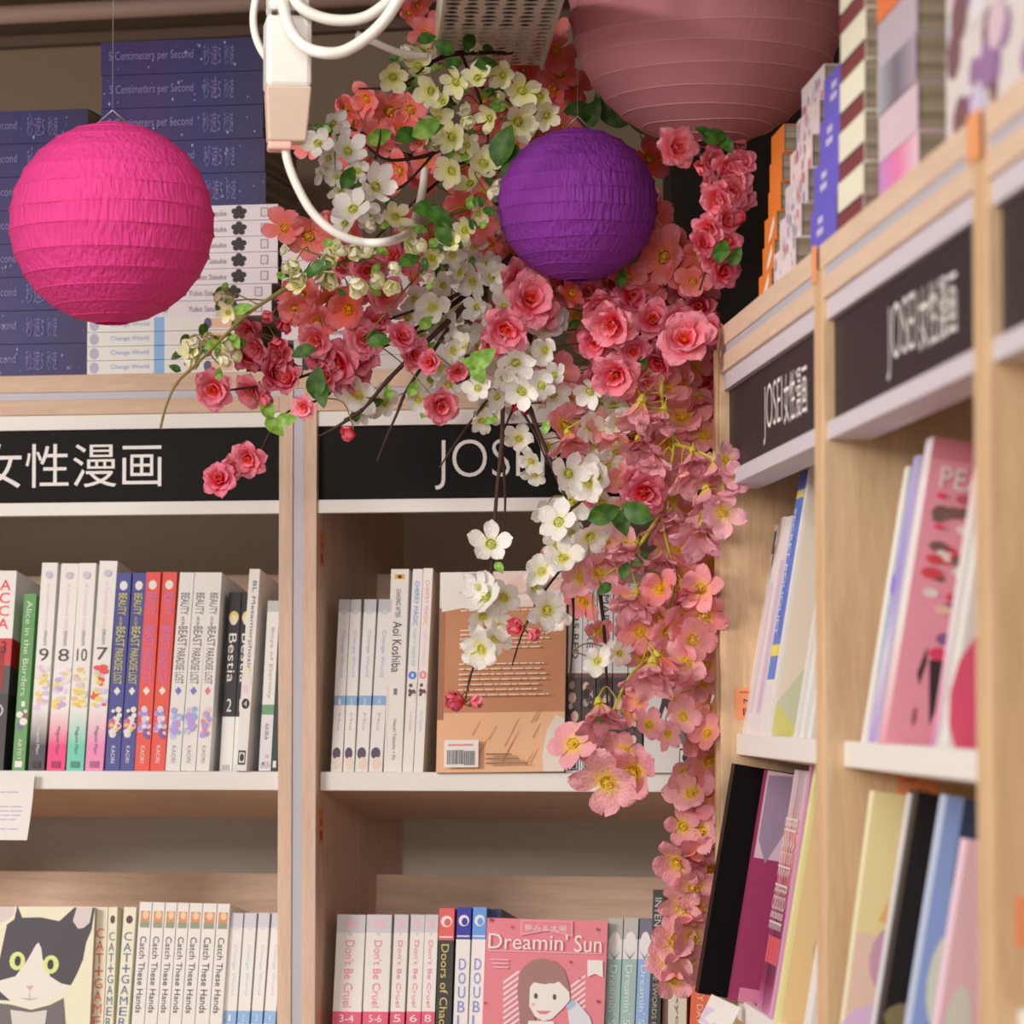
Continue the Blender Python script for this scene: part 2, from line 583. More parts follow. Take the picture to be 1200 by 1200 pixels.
gradient_book(33, 52, 49.5, 659.5, 'black', '9', (60, 54, 62), 'tall white spine fading to black at its foot, number nine', [(240, 196, 90), (214, 190, 214), (232, 208, 196), (200, 180, 210)], 5, (220, 214, 214))
gradient_book(54.5, 76, 72, 660.5, 'magenta', '8', (226, 56, 116), 'tall white spine fading to magenta at its foot, number eight', [(214, 190, 214), (190, 160, 200), (238, 200, 110), (226, 206, 214)], 6)
gradient_book(77.5, 98, 93, 660, 'teal', '10', (104, 190, 162), 'tall white spine fading to mint green at its foot, number ten', [(244, 196, 90), (240, 178, 120), (246, 214, 150), (214, 190, 190)], 7)
gradient_book(99.5, 121, 117, 657.5, 'rose', '7', (236, 130, 172), 'tall white spine fading to rose pink at its foot, number seven', [(244, 200, 90), (222, 84, 76), (240, 222, 190), (206, 190, 214)], 8)


def beast(x0, x1, xt, yt, base, tcol, dia, label, fig, seed, pub=(230, 226, 232), low=None):
    m = flat(base)
    tm = flat(tcol)
    sp = [(ell(.5, .935, .28, .024), (226, 220, 226)), ([(.5 - .24, .40 - .0), (.5, .40 - .022), (.5 + .24, .40), (.5, .40 + .022)], dia)]
    sp += blobs(.05, .95, .17, .31, fig, 22, seed, .26, .018)
    book(LF, x0, x1, SY, xt, yt, label, m, W=.127, spine=sp,
         text=[('BEAUTY', .22, .785, .58, .11, 'v', tm), ('and the', .36, .73, .26, .045, 'v', tm), ('BEAST', .2, .625, .62, .10, 'v', tm), ('PARADISE LOST', .2, .435, .58, .18, 'v', tm),
               ('KAORI', .36, .04, .28, .085, 'v', flat(pub))])


NV = (74, 76, 140); RD = (226, 84, 72); WH = (228, 222, 218)
beast(123, 140, 137.7, 671.5, NV, (216, 204, 60), (236, 232, 240), 'left of the two navy spines with yellow capitals', [(236, 214, 196), (210, 90, 140), (240, 190, 90), (240, 234, 236), (40, 40, 60)], 11)
beast(140.4, 157, 156, 671.5, NV, (216, 204, 60), (236, 232, 240), 'right of the two navy spines with yellow capitals', [(236, 214, 196), (210, 90, 140), (240, 190, 90), (240, 234, 236), (40, 40, 60)], 11)
beast(157.4, 175, 171.4, 670.5, RD, (190, 120, 186), (240, 232, 230), 'left of the two red spines with lilac capitals', [(170, 140, 214), (214, 196, 232), (120, 90, 160), (240, 230, 236)], 12)
beast(175.7, 193, 191, 670.5, RD, (190, 120, 186), (240, 232, 230), 'right of the two red spines with lilac capitals', [(170, 140, 214), (214, 196, 232), (120, 90, 160), (240, 230, 236)], 12)
for k, (x0, x1, xt) in enumerate(((193.6, 211, 211), (211.6, 229, 228.5), (229.6, 245.4, 245))):
    beast(x0, x1, xt, 671, WH, (104, 98, 104), [(116, 112, 180), (116, 112, 180), (222, 110, 110)][k],
          ['leftmost of three white spines with grey capitals and a violet figure', 'middle one of three white spines with grey capitals and a violet figure', 'white spine with grey capitals, red diamond and a red-violet figure'][k],
          [(176, 150, 216), (200, 190, 230), (150, 170, 220)] if k < 2 else [(170, 150, 200), (220, 130, 130), (240, 190, 180)], 20 + k, (150, 146, 150))
m_bes = ramp_mat('spine_black_white', [(0, (222, 218, 214)), (.31, (34, 32, 34))], const=True)
for (x0, x1, xt, num, lb) in ((257, 272, 268.5, '2', 'short spine, black above and white below, with a blond head and number two'), (272.3, 286, 284, '1', 'black-and-white spine half hidden behind the white book that sticks out, blond head at top')):
    book(LF, x0, x1, SY, xt, 694, lb, m_bes, W=.115, d=.03, base=-.0665,
         text=[('Bestia', .2, .50, .62, .27, 'v', WT), (num, .3, .34, .4, .07, 'h', WT)],
         spine=[(ell(.5, .86, .40, .035), (236, 190, 110)), (ell(.5, .845, .30, .028), SK), (rect(.2, .02, .8, .05), (180, 176, 176))])
book(LF, 276, 289, SY, 292.6, 667, 'white book sticking out of the row, its grey-black serif title running down the spine', flat((226, 220, 214)), W=.15, d=.008,
     text=[('BL Metamorphosis', .3, .50, .45, .44, 'v', flat((110, 108, 124))), ('4', .35, .315, .3, .03, 'h', WT)],
     spine=[(ell(.5, .33, .38, .026), (44, 42, 46)), (rect(.15, .03, .85, .10), (60, 56, 60)), (rect(.25, .04, .75, .09), (220, 216, 212)), (ell(.5, .065, .2, .02), (50, 46, 50))]
     + blobs(.05, .95, .38, .50, [(232, 220, 170), (226, 196, 216), (236, 226, 214)], 10, 3, .25, .018))
m_gr = ramp_mat('spine_green_band', [(0, (214, 208, 206)), (.325, (104, 150, 112)), (.385, (222, 218, 212)), (.93, (186, 182, 180))], const=True)
book(LF, 303, 317.5, SY, 314, 704, 'short white spine with a green band below its middle', m_gr, W=.115,
     text=[('Boys of Eternity', .35, .42, .36, .42, 'v', flat((170, 168, 172))), ('AKIRA', .35, .18, .3, .1, 'v', GY)], spine=blobs(.1, .9, .03, .1, [(120, 110, 120), (190, 180, 180)], 6, 4, .3, .02))
book(LF, 318, 325, SY, 327, 706, 'narrow dark green spine squeezed against the oak upright', flat((50, 60, 56)), W=.115, spine=[(rect(.2, .02, .8, .06), (214, 214, 206))])

# ---- upper shelf, bay with the blossom
for k, (x0, x1, xt) in enumerate(((387.5, 401, 397.5), (402, 415, 411), (416, 431, 427), (432, 448, 444))):
    m = ramp_mat('spine_pale_blueband', [(0, (224, 216, 210)), (.385, (132, 164, 200)), (.44, (222, 216, 212)), (.925, (184, 180, 180))], const=True)
    book(LF, x0, x1, 905.5, xt, 702.5, '%s from the left of the four small white spines with a blue band' % ORD[k], m, W=.115,
         text=[('Change World', .36, .55, .34, .27, 'v', flat((168, 170, 200))), (str(k + 1), .4, .39, .2, .035, 'h', flat((226, 234, 240))), ('Mio', .4, .24, .22, .1, 'v', flat((176, 172, 176)))],
         spine=[(ell(.5, .925, .3, .014), (196, 192, 194)), (ell(.45, .11, .36, .035), (84, 72, 92)), (ell(.55, .05, .35, .04), (236, 200, 176))], group=None)
book(LF, 449.5, 471, 905.5, 458.5, 667, 'tall white spine with brush-script title and a small orange stamp at its top', flat((230, 223, 216)), W=.14,
     text=[('CHASING AFTER', .34, .76, .26, .14, 'v', flat((90, 86, 88))), ('Aoi Koshiba', .22, .49, .5, .25, 'v', flat((52, 48, 52))), ('1', .4, .38, .18, .03, 'h', GY), ('Hazuki Takeoka + Fly', .38, .06, .24, .20, 'v', flat((110, 106, 108)))],
     spine=[(rect(.22, .95, .78, .975), (226, 160, 60)), (ell(.5, .962, .12, .009), (70, 50, 40)), ([(.05, .42), (.12, .3), (.04, .2), (.2, .08), (.22, .08), (.07, .2), (.15, .3), (.08, .42)], (216, 176, 160))])
for (x0, x1, xt, yt, tc, lb, cc) in ((471.5, 484, 484, 667, (96, 140, 214), 'slim white spine lettered in blue, with a blue round number', (70, 120, 210)),
                                     (484.5, 496, 496.5, 666, (226, 150, 166), 'slim white spine lettered in pink, with a pink round number', (226, 130, 140))):
    book(LF, x0, x1, 905.5, xt, yt, lb, flat((228, 222, 218)), W=.127,
         text=[('CHERRY MAGIC', .3, .72, .42, .22, 'v', flat(tc)), ('THIRTY YEARS OF', .34, .52, .3, .19, 'v', flat(tuple(int(c * .5 + 110) for c in tc))), ('Yuu Toyota', .36, .20, .3, .10, 'v', flat((214, 160, 170) if xt < 490 else (160, 180, 214)))],
         spine=[(ell(.5, .475, .4, .02), cc), (ell(.5, .475, .12, .01), (240, 236, 234))] + blobs(.08, .92, .36, .44, [(110, 70, 70), SK, (60, 56, 66), (236, 226, 220)], 10, 9, .3, .016))


def faceout(fr, xl, xr, yb, xt, yt, label, m, polys, texts, T=.02, d=.006, name='book'):
    """book standing with its cover to the aisle"""
    a, h = fr.hit(xl, yb, d); a1, _ = fr.hit(xr, yb, d)
    Wd = a1 - a; roll = 0; H = .19
    for _ in range(10):
        B = fr.M @ Matrix.Translation((a, d, EYE + h)) @ Matrix.Rotation(-TILT, 4, 'X') @ Matrix.Rotation(roll, 4, 'Y')
        p0 = proj(B @ Vector((0, 0, 0))); p1 = proj(B @ Vector((0, 0, H)))
        H *= (p0[1] - yt) / max(5, p0[1] - p1[1]); roll += (xt - p1[0]) / (p0[1] - p1[1]) * .9
        roll = max(-.06, min(.06, roll))
    e = empty(name, B, label, 'book')
    ee = .0006
    boxes('cover', [(0, Wd, 0, ee, 0, H), (0, Wd, T - ee, T, 0, H), (0, ee, ee, T - ee, 0, H)], m, e)
    boxes('pages', [(ee, Wd - .001, ee, T - ee, .0008, H - .0008)], M_PAGE, e)
    if polys: art(polys, lambda u, v, l: (u * Wd, -l, v * H), e, 'cover_print')
    if texts: lettering(texts, lambda u, v: (u * Wd, -.0028, v * H), e, 'cover_lettering')
    return e


# back cover to the aisle: amber with blurb and bar code
OR_ = (222, 170, 128); DK = (184, 124, 86)
bp = [(rect(0, 0, 1, .295), OR_), (rect(0, .82, 1, 1), (222, 196, 184)), (rect(0, .295, 1, .82), DK), (rect(.0, .26, .05, .82), (160, 104, 72)),
      ([(.02, .80), (.0, 1), (.16, 1), (.24, .92), (.2, .82)], (232, 224, 216)), (ell(.30, .965, .10, .03), (170, 160, 170)), ([(.28, .94), (.36, .94), (.33, .89)], (150, 140, 156)),
      (ell(.52, .88, .22, .05), (230, 208, 196)), (ell(.75, .93, .22, .05), (222, 184, 166)),
      ([(.84, 0), (1, 0), (1, .26), (.93, .28), (.86, .2), (.83, .08)], (216, 200, 184))]
r_ = random.Random(4)
for i in range(12):
    u = r_.uniform(.1, .9); v = r_.uniform(.84, .98); bp.append(([(u, v), (u + .16, v + .012), (u + .17, v + .008), (u + .01, v - .004)], (196, 150, 140)))
for i in range(14):
    u = r_.uniform(.25, .8); v = r_.uniform(.02, .28); bp.append(([(u, v), (u + .06, v + .07), (u + .064, v + .07), (u + .008, v)], (190, 134, 96)))
for v, n in [(.80, 1)] + [(.70 - .022 * i, 1) for i in range(0, 5)] + [(.53 - .026 * i, 1) for i in range(7)]:
    L = r_.uniform(.62, .72)
    u = .17
    while u < .17 + L:
        q = r_.uniform(.03, .09); bp.append((rect(u, v, min(u + q, .17 + L), v + .007), (226, 200, 172))); u += q + .012
bp += [(rect(.07, .02, .34, .155), (238, 230, 224)), (rect(.10, .125, .3, .135), (226, 130, 130))]
u = .095
while u < .23:
    q = r_.uniform(.003, .009); bp.append((rect(u, .035, u + q, .105), (80, 76, 80))); u += q + r_.uniform(.003, .007)
while u < .31:
    q = r_.uniform(.004, .008); bp.append((rect(u, .03, u + q, .10), (110, 106, 108))); u += q + .006
for i in range(3):
    bp.append((rect(.40, .035 + i * .022, .72 - i * .06, .042 + i * .022), (130, 90, 66)))
faceout(LF, 511, 661, 905.5, 516, 671, 'amber back cover turned to the aisle, with blurb lines and a barcode', flat(OR_), bp, [])
# dark manga spines to the right of it, behind the flowers
for k, (x0, x1, xt) in enumerate(((663, 680, 667), (680.6, 697, 684), (697.6, 716, 701), (716.6, 734, 720), (734.6, 752, 738))):
    m = ramp_mat('spine_dark_art_%d' % (k % 2), [(0, (220, 214, 210)), (.13, (74, 64, 62)), (.50, (120, 84, 78)), (.52, (214, 208, 206)), (.9, (196, 190, 190))] if k < 3 else
                 [(0, (226, 222, 220)), (.2, (214, 208, 206)), (.5, (226, 220, 218)), (.52, (200, 196, 196))], const=True)
    book(LF, x0, x1, 905.5, xt, 684, '%s from the left of the dark-art manga spines behind the flowers' % ORD[k], m, W=.127,
         text=[('MARS RED', .3, .60, .45, .34, 'v', flat((74, 70, 74) if k < 3 else (170, 60, 66)))],
         spine=blobs(.06, .94, .14, .48, [(50, 44, 46), (214, 176, 158), (90, 70, 66), (170, 150, 144)], 16, 40 + k, .28, .03)
         + [(rect(.12, .012, .88, .115), (60, 58, 60)), (rect(.2, .02, .8, .108), (214, 212, 210)), (ell(.5, .07, .2, .02), (46, 46, 48)), (rect(.25, .022, .75, .055), (46, 46, 48))])
fig = [(rect(0, 0, 1, 1), (214, 206, 200)), ([(.2, .50), (.32, .56), (.42, .50), (.5, .40), (.62, .5), (.7, .58), (.76, .57), (.66, .42), (.62, .30), (.72, .14), (.66, .13), (.55, .28), (.42, .36), (.2, .18), (.14, .18), (.34, .38), (.38, .46), (.3, .52)], (60, 56, 58)),
       (ell(.28, .57, .06, .03), (60, 56, 58)), (ell(.85, .22, .16, .08), (110, 106, 110)), (rect(.72, .01, .96, .13), (60, 58, 60)), (rect(.74, .02, .94, .12), (214, 212, 210)), (ell(.84, .08, .06, .025), (46, 46, 48)), (rect(.76, .022, .92, .055), (46, 46, 48))]
faceout(LF, 754, 812, 905.5, 758, 690, 'white cover with a dark dancing skeleton-like figure behind the pale pink garland', flat((214, 206, 200)), fig, [('PARADE', .1, .75, .8, .07, 'h', flat((90, 84, 88)))], T=.016)
book(LF, 813, 836, 905.5, 817, 690, 'last white spine of the upper row, pressed into the corner behind the garland', flat((224, 214, 208)), W=.127)

# ---- lower shelf, left bay
LY = 1290
CR = (224, 218, 184)
cat = [(rect(0, 0, 1, 1), CR)]
cu = lambda x: (x + 36 + 0) / 146.0
cvv = lambda y: (LY - y) / (LY - 1063.0)
pp = lambda *a: [(cu(x), cvv(y)) for x, y in a]
HB = (66, 60, 66)
cat += [(pp((-8, 1130), (0, 1084), (9, 1078), (12, 1061.5), (19, 1076), (42, 1075.5), (66, 1080), (84, 1064), (110, 1064), (107, 1090), (101, 1105), (98, 1125), (92, 1140), (85, 1154), (40, 1175), (-20, 1172), (-30, 1140)), HB),
        (pp((-16, 1084), (-2, 1080), (7, 1073), (9, 1063), (-10, 1063)), (206, 190, 184)),
        (pp((83, 1080), (90, 1089), (97, 1088), (104, 1082), (107, 1064), (87, 1064)), (206, 190, 184)),
        (pp((38, 1108), (41, 1105), (45, 1112), (47, 1124), (58, 1145), (72, 1153), (82, 1155), (76, 1164), (60, 1172), (36, 1181), (10, 1174), (-8, 1160), (-6, 1150), (14, 1145), (28, 1126)), (222, 212, 200)),
        (ell(cu(15.5), cvv(1127), 10 / 146, 11 / 227), (206, 216, 130)), (ell(cu(58), cvv(1131), 10 / 146, 11 / 227), (206, 216, 130)),
        (ell(cu(16), cvv(1127), 4 / 146, 6 / 227), (40, 40, 40)), (ell(cu(57.5), cvv(1131), 4 / 146, 6 / 227), (40, 40, 40)),
        (pp((28, 1156), (38, 1156), (33, 1162)), (206, 160, 150)), (pp((33, 1162), (34, 1170), (32, 1170)), (190, 170, 164)), (pp((20, 1170), (33, 1171), (46, 1170), (33, 1173)), (176, 156, 150)),
        (pp((-30, 1174), (10, 1178), (36, 1184), (60, 1178), (76, 1170), (80, 1200), (84, 1290), (-36, 1290), (-36, 1178)), (104, 94, 96)),
        (pp((10, 1184), (36, 1187), (56, 1184), (50, 1240), (20, 1240)), (206, 196, 186))]
faceout(LF, -36, 101, LY, -24, 1062.5, 'cream cover with a black-and-white cat with yellow-green eyes', flat(CR), cat, [], T=.014)
for k, (x0, x1, xt, tc, lb) in enumerate(((102, 118, 111.5, (226, 106, 80), 'cream spine with orange stacked capitals beside the cat cover'), (118.4, 129.4, 127.5, (96, 110, 150), 'left one of two cream spines with slate-blue stacked capitals'),
                                      (129.8, 145, 145.5, (96, 110, 150), 'right one of two cream spines with slate-blue stacked capitals'))):
    book(LF, x0, x1, LY, xt, 1063, lb, flat((226, 220, 188)), W=.127,
         text=[('CAT+GAMER', .18, .31 if k == 0 else .375, .62, .585 if k == 0 else .50, 's', flat(tc))], spine=([(ell(.5, .935, .27, .022), (96, 50, 56))] if k else []) + [(rect(.975, 0, 1, 1), (170, 168, 120))])
hx = [164, 179.3, 194.3, 208.6, 222.8, 238.3, 255.3, 270.6]
for k in range(7):
    sh = 16
    book(LF, hx[k] - sh, hx[k + 1] - sh - .4, LY, hx[k], 1057 + k * .35, '%s from the left of seven white spines with black hand-drawn titles' % ORD[k], flat((228, 220, 220)), W=.127,
         text=[('Catch These Hands', .24, .44, .5, .385, 'v', flat((58, 54, 60))), ('MURATA', .36, .2, .3, .14, 'v', GY)],
         spine=[(rect(.14, .895, .9, .955), (206, 138, 96)), (ell(.55, .935, .25, .02), (234, 190, 150)), (rect(.14, .87, .9, .9), (140, 146, 120))])
for k, (x0, x1, xt) in enumerate(((255, 270, 271), (271.5, 286, 287), (287.5, 301, 303.3), (302, 316, 319))):
    m = ramp_mat('spine_paleblue_low', [(0, (226, 218, 216)), (.405, (136, 170, 214)), (.475, (226, 220, 220)), (.92, (198, 192, 198))], const=True)
    book(LF, x0, x1, LY, xt, 1070, '%s from the left of four small blue-banded spines on the low shelf' % ORD[k], m, W=.115, d=.022,
         text=[('Change World', .36, .56, .34, .27, 'v', flat((186, 196, 220))), (str(k + 1), .4, .42, .2, .035, 'h', WT)], spine=[(ell(.5, .92, .3, .012), (206, 200, 206))])

# ---- lower shelf, bay with the blossom
for k, (x0, x1, xt, num) in enumerate(((385, 419, 395.5, '3-4'), (421, 451, 430, '5-6'), (453, 470, 462.5, '5'), (472, 489, 481.7, '6'), (490, 506, 498.5, '8'))):
    m = ramp_mat('spine_cruel', [(0, (216, 84, 112)), (.475, (226, 218, 214)), (.90, (200, 192, 192))], const=True)
    book(LF, x0, x1, LY, xt, 1071.7, '%s from the left of five white spines with pink titles and pink feet' % ORD[k], m, W=.115,
         text=[("Don't Be Cruel", .34, .50, .32, .36, 'v', flat((226, 130, 152))), (num, .25, .42, .5, .04, 'h', WT)], spine=[(ell(.5, .95, .26, .025), (216, 180, 186)), ([(.4, .9), (.6, .9), (.5, .885)], (190, 184, 184))])
m = ramp_mat('spine_chaos', [(0, (50, 46, 44)), (.83, (214, 92, 88))], const=True)
book(LF, 507.5, 526, LY, 515, 1064, 'black spine with gold gothic title and a red head with a round white logo', m, W=.127,
     text=[('Doors of Chaos', .22, .36, .5, .45, 'v', flat((206, 186, 110)))], spine=[(ell(.5, .93, .38, .03), (236, 214, 210)), (ell(.56, .925, .22, .02), (214, 92, 88)), (rect(.05, .845, .95, .852), (236, 220, 216))])
for (x0, x1, xt, c, lb) in ((528, 545, 536, (48, 48, 150), 'white spine with outlined capitals and a dark blue head'), (545.5, 562, 554.7, (92, 146, 226), 'white spine with outlined capitals and a light blue head')):
    m = ramp_mat('spine_double_%d' % c[0], [(0, (222, 220, 226)), (.83, c)], const=True)
    book(LF, x0, x1, LY, xt, 1063, lb, m, W=.127, text=[('DOUBLE', .26, .30, .5, .44, 's', flat((126, 136, 196)))],
         spine=[(ell(.5, .93, .38, .03), (226, 232, 240)), (ell(.56, .925, .22, .02), c), (rect(.05, .845, .95, .852), (236, 236, 240))])
book(LF, 563, 580, LY, 571.5, 1065, 'dark blue book peeping out behind the pink face-out cover', flat((36, 48, 84)), W=.127, d=.03)
PK = (216, 122, 132)
X0 = 561.; X1 = 704.; XT = 571.; YT = 1075.5
du = lambda x, y: ((x - (XT + (X0 - XT) * (y - YT) / (LY - YT))) / (X1 - X0), (LY - y) / (LY - YT))
dp = lambda *a: [du(x, y) for x, y in a]
sun = [(rect(0, 0, 1, 1), PK)]
for i in range(18):
    y = 1150 + i * 7
    sun.append((dp((590, y), (590, y + 3), (609, y - 11), (609, y - 14)), (236, 206, 204)))
    sun.append((dp((670, y + 2), (670, y + 5), (687, y - 8), (687, y - 11)), (236, 206, 204)))
el2 = lambda x, y, rx, ry, n=18: [du(x + rx * cos(2 * pi * i / n), y - ry * sin(2 * pi * i / n)) for i in range(n)]
HR = (156, 112, 104); FC = (236, 222, 212)
sun += [(dp((607, 1160), (609, 1142), (615, 1132), (626, 1124), (638, 1122), (652, 1125), (662, 1134), (667, 1148), (670, 1170), (662, 1176), (630, 1172), (626, 1210), (612, 1210), (609, 1185)), HR),
        (dp((622, 1156), (628, 1148), (650, 1151), (656, 1148), (668, 1160), (669, 1170), (660, 1180), (648, 1192), (638, 1195), (628, 1190), (621, 1178)), FC),
        (dp((626, 1150), (640, 1152), (654, 1148), (650, 1140), (636, 1138)), HR), (dp((620, 1195), (650, 1195), (655, 1230), (615, 1230)), FC),
        (el2(628.5, 1166, 4.5, 4.2), (240, 238, 230)), (el2(651, 1166.5, 4.5, 4.2), (240, 238, 230)), (el2(629, 1166, 2.3, 3.4), (90, 76, 60)), (el2(651, 1166.5, 2.3, 3.4), (90, 76, 60)),
        (dp((629, 1183), (647, 1183), (641, 1187), (634, 1187)), (216, 120, 120)), (el2(625.5, 1176, 2.6, 2), (236, 170, 176)),
        (dp((666, 1178), (676, 1170), (692, 1188), (705, 1230), (672, 1230)), (208, 206, 226)), (dp((664, 1177), (672, 1169), (677, 1174), (668, 1182)), (160, 178, 214)),
        (dp((690, 1122), (708, 1122), (708, 1142), (699, 1138), (690, 1142)), (238, 228, 222)),
        (dp((611, 1077), (673, 1077), (673, 1096), (642, 1089), (611, 1096)), (226, 150, 156)), (dp((613, 1078.5), (671, 1078.5), (671, 1093), (642, 1087), (613, 1093)), PK),
        (dp((572, 1114), (708, 1114), (708, 1114.8), (572, 1114.8)), (240, 200, 200))]
for (x, y, s) in ((576, 1078, 3.4), (601, 1086, 2.2), (702, 1086, 2.8), (670, 1125, 2.2), (681, 1144, 1.8), (702, 1170, 3), (569, 1176, 2)):
    sun.append(([du(x + s * (1 if i % 2 == 0 else .45) * cos(pi / 2 + i * pi / 5), y - s * (1 if i % 2 == 0 else .45) * sin(pi / 2 + i * pi / 5)) for i in range(10)], (160, 60, 70)))
for i in range(3):
    sun.append((dp((575 + 2 * i, 1124 + 4.5 * i), (597, 1124 + 4.5 * i), (597, 1125.6 + 4.5 * i), (575 + 2 * i, 1125.6 + 4.5 * i)), (232, 176, 180)))
q0 = du(572, 1112); q1 = du(665, 1095); q2 = du(672, 1114); q3 = du(711, 1096)
faceout(LF, X0, X1, LY, XT, YT, 'pink cover with a smiling brown-haired girl, stripes and pale title', flat(PK), sun,
        [('Dreamin\'', q0[0] + .005, q0[1], .655, .088, 'h', flat((244, 220, 206))), ('Sun', .735, q0[1] - .006, .225, .092, 'h', flat((244, 220, 206))),
         ('夢みる太陽', du(616, 1090)[0], du(616, 1090)[1], .35, .034, 'h', flat((244, 222, 212)))], T=.016)
for (x0, x1, xt, c, hc, lb) in ((704.5, 722, 713.5, (150, 176, 168), (176, 170, 160), 'left one of two grey-green spines with a white heart-shaped head'), (722.5, 740, 731.5, (150, 176, 168), (176, 170, 160), 'right one of two grey-green spines with a white heart-shaped head'),
                            (740.5, 756, 750, (138, 164, 222), (110, 104, 120), 'blue spine with white title and a grey-haired figure')):
    m = ramp_mat('spine_dream_%d' % c[2], [(0, c), (.77, (214, 208, 208)), (.88, hc)], const=True)
    book(LF, x0, x1, LY, xt, 1076, lb, m, W=.127, text=[("Dreamin' Sun", .25, .34, .5, .40, 'v', flat((214, 226, 226)))],
         spine=[(ell(.5, .87, .38, .055), (234, 226, 224)), (ell(.5, .87, .2, .03), (240, 210, 206)), ([(.1, .82), (.5, .785), (.9, .82), (.5, .77)], (120, 116, 120))])
book(LF, 757, 771, LY, 765.5, 1042.5, 'tall charcoal spine with outlined white capitals, taller than its neighbours', flat((62, 58, 54)), W=.14, d=.012,
     text=[('INTENGLD &', .2, .68, .6, .28, 'v', flat((196, 190, 182))), ('THE SWORDS OF BLACK', .26, .18, .4, .46, 'v', flat((176, 170, 162)))])
book(LF, 773, 780, LY, 780, 1072, 'narrow brown spine next to the tall charcoal one', flat((120, 92, 72)), W=.127)
book(LF, 781, 803, LY, 785, 1075, 'cream spine at the corner, behind the foot of the garland', flat((214, 200, 180)), W=.12, text=[('tokyo', .35, .4, .25, .3, 'v', GY)])
book(LF, 804, 830, LY, 812, 1120, 'orange-red spine in the corner below the black book', flat((232, 104, 66)), W=.12, text=[('GLORY DAYS', .3, .5, .3, .4, 'v', flat((246, 200, 180)))])
book(LF, 831, 852, LY, 836, 1120, 'second orange spine in the corner, mostly hidden', flat((238, 138, 84)), W=.12)


# ------------------------------------------------------------------ side-wall books
def rbook(x, d, h0, T, H, label, m, W=.13, cover=(), ctext=(), spine=(), text=(), extra=0.0, a=None):
    """x: picture column of the lower front edge; the book stands on the tilted shelf of height h0"""
    if a is None:
        a, _ = RF.hit(x, 900, d)
    h = h0 - (d - .013) * tan(TILT)
    B = RF.M @ Matrix.Translation((a, d, EYE + h)) @ Matrix.Rotation(-TILT - extra, 4, 'X')
    e = empty('book', B, label, 'book')
    make_cover(T, W, H, m, e, M_PGX)
    if spine: art(spine, lambda u, v, l: (u * T, -l, v * H), e)
    if text: lettering(text, lambda u, v: (u * T, -.0016, v * H), e)
    if cover: art(cover, lambda u, v, l: (T + l, u * W, v * H), e, 'cover_print')
    if ctext: lettering(ctext, lambda u, v: (T + .0016, u * W, v * H), e, 'cover_lettering')
    return e


RA = -.0267
rbook(868.5, .018, RA, .019, .178, 'first white slim book on the upper side-wall shelf, with a black mark', flat((214, 204, 196)), spine=[(rect(.1, .86, .9, .97), (50, 46, 50))], cover=[(rect(0, .8, .06, .9), (50, 46, 50))])
rbook(873, .016, RA, .03, .182, 'second white book on the upper side-wall shelf, pinkish', flat((226, 212, 208)), spine=[(rect(.2, .1, .8, .7), (214, 196, 206))])
rbook(880, .015, RA, .035, .180, 'pale lilac book beside the blue-spined one', flat((222, 208, 222)), spine=[(rect(.3, .1, .9, .8), (204, 180, 200))])
rbook(888.5, .014, RA, .036, .213, 'blue book with small white letters and a yellow emblem on the side-wall shelf',
      ramp_mat('spine_blue_yellow', [(0, (230, 214, 220)), (.21, (88, 128, 200)), (.30, (232, 210, 90)), (.34, (84, 122, 200)), (.9, (220, 206, 120)), (.93, (76, 100, 190))], const=True),
      spine=[(ell(.5, .32, .45, .02), (240, 220, 90))], text=[('SECRET BOUQUET', .25, .38, .45, .48, 'v', WT)])
rbook(897, .013, RA, .014, .222, 'large white book with a cream and green cover leaning on the side-wall shelf', flat((236, 226, 220)),
      cover=[(rect(.02, 0, 1, 1), (224, 206, 186)), ([(.02, .12), (.3, .0), (.02, .0)], (210, 200, 120)), ([(.02, .12), (.4, .5), (.7, .55), (.4, .1), (.2, .02)], (196, 196, 166)), (ell(.5, .62, .3, .06), (236, 210, 190)), (ell(.47, .585, .05, .02), (60, 60, 70)), ([(.1, .0), (.9, .3), (.9, 0)], (226, 214, 130))])
rbook(930, .018, RA, .010, .165, 'slim white book with an orange top right against the side-wall upright', ramp_mat('spine_orange_top', [(0, (238, 228, 224)), (.72, (236, 160, 70)), (.84, (238, 226, 222))], const=True))
rbook(937, .018, RA, .016, .165, 'white slim book next to the orange-topped one', flat((236, 226, 222)))
rbook(946, .018, RA, .016, .160, 'last white slim book before the side-wall upright', flat((240, 226, 226)))
# lower shelf, far bay
RB = -.247
rbook(813, -.023, RB, .022, .192, 'all-black book leaning out past the corner upright', mat('black_gloss_cover', (10, 8, 8), .45, 0, .1), W=.14, a=.021)
mg = (150, 50, 92)
rbook(852, .001, RB, .012, .191, 'magenta book with a long-haired figure on its cover, behind the black one', flat(mg), W=.14, a=.046,
      cover=[(rect(.01, .62, 1, 1), (206, 178, 186)), (rect(.05, .0, 1, .06), (206, 120, 150)), ([(.02, .98), (.16, .99), (.2, .8), (.08, .6), (.02, .7)], (150, 128, 150)), ([(.2, .95), (.55, .95), (.5, .7), (.3, .62), (.2, .7)], (226, 206, 190)), ([(.3, .62), (.36, .4), (.38, .12), (.26, .08), (.2, .4), (.16, .62)], (196, 170, 190)),
             ([(.38, .7), (.46, .62), (.5, .4), (.44, .28), (.38, .4)], (226, 160, 150)), ([(.38, .78), (.50, .80), (.52, .72), (.46, .62), (.40, .64)], (56, 40, 50)), (ell(.44, .73, .05, .035), (224, 200, 196)), ([(.52, .5), (.6, .5), (.58, .05), (.5, .08)], (60, 50, 54))])
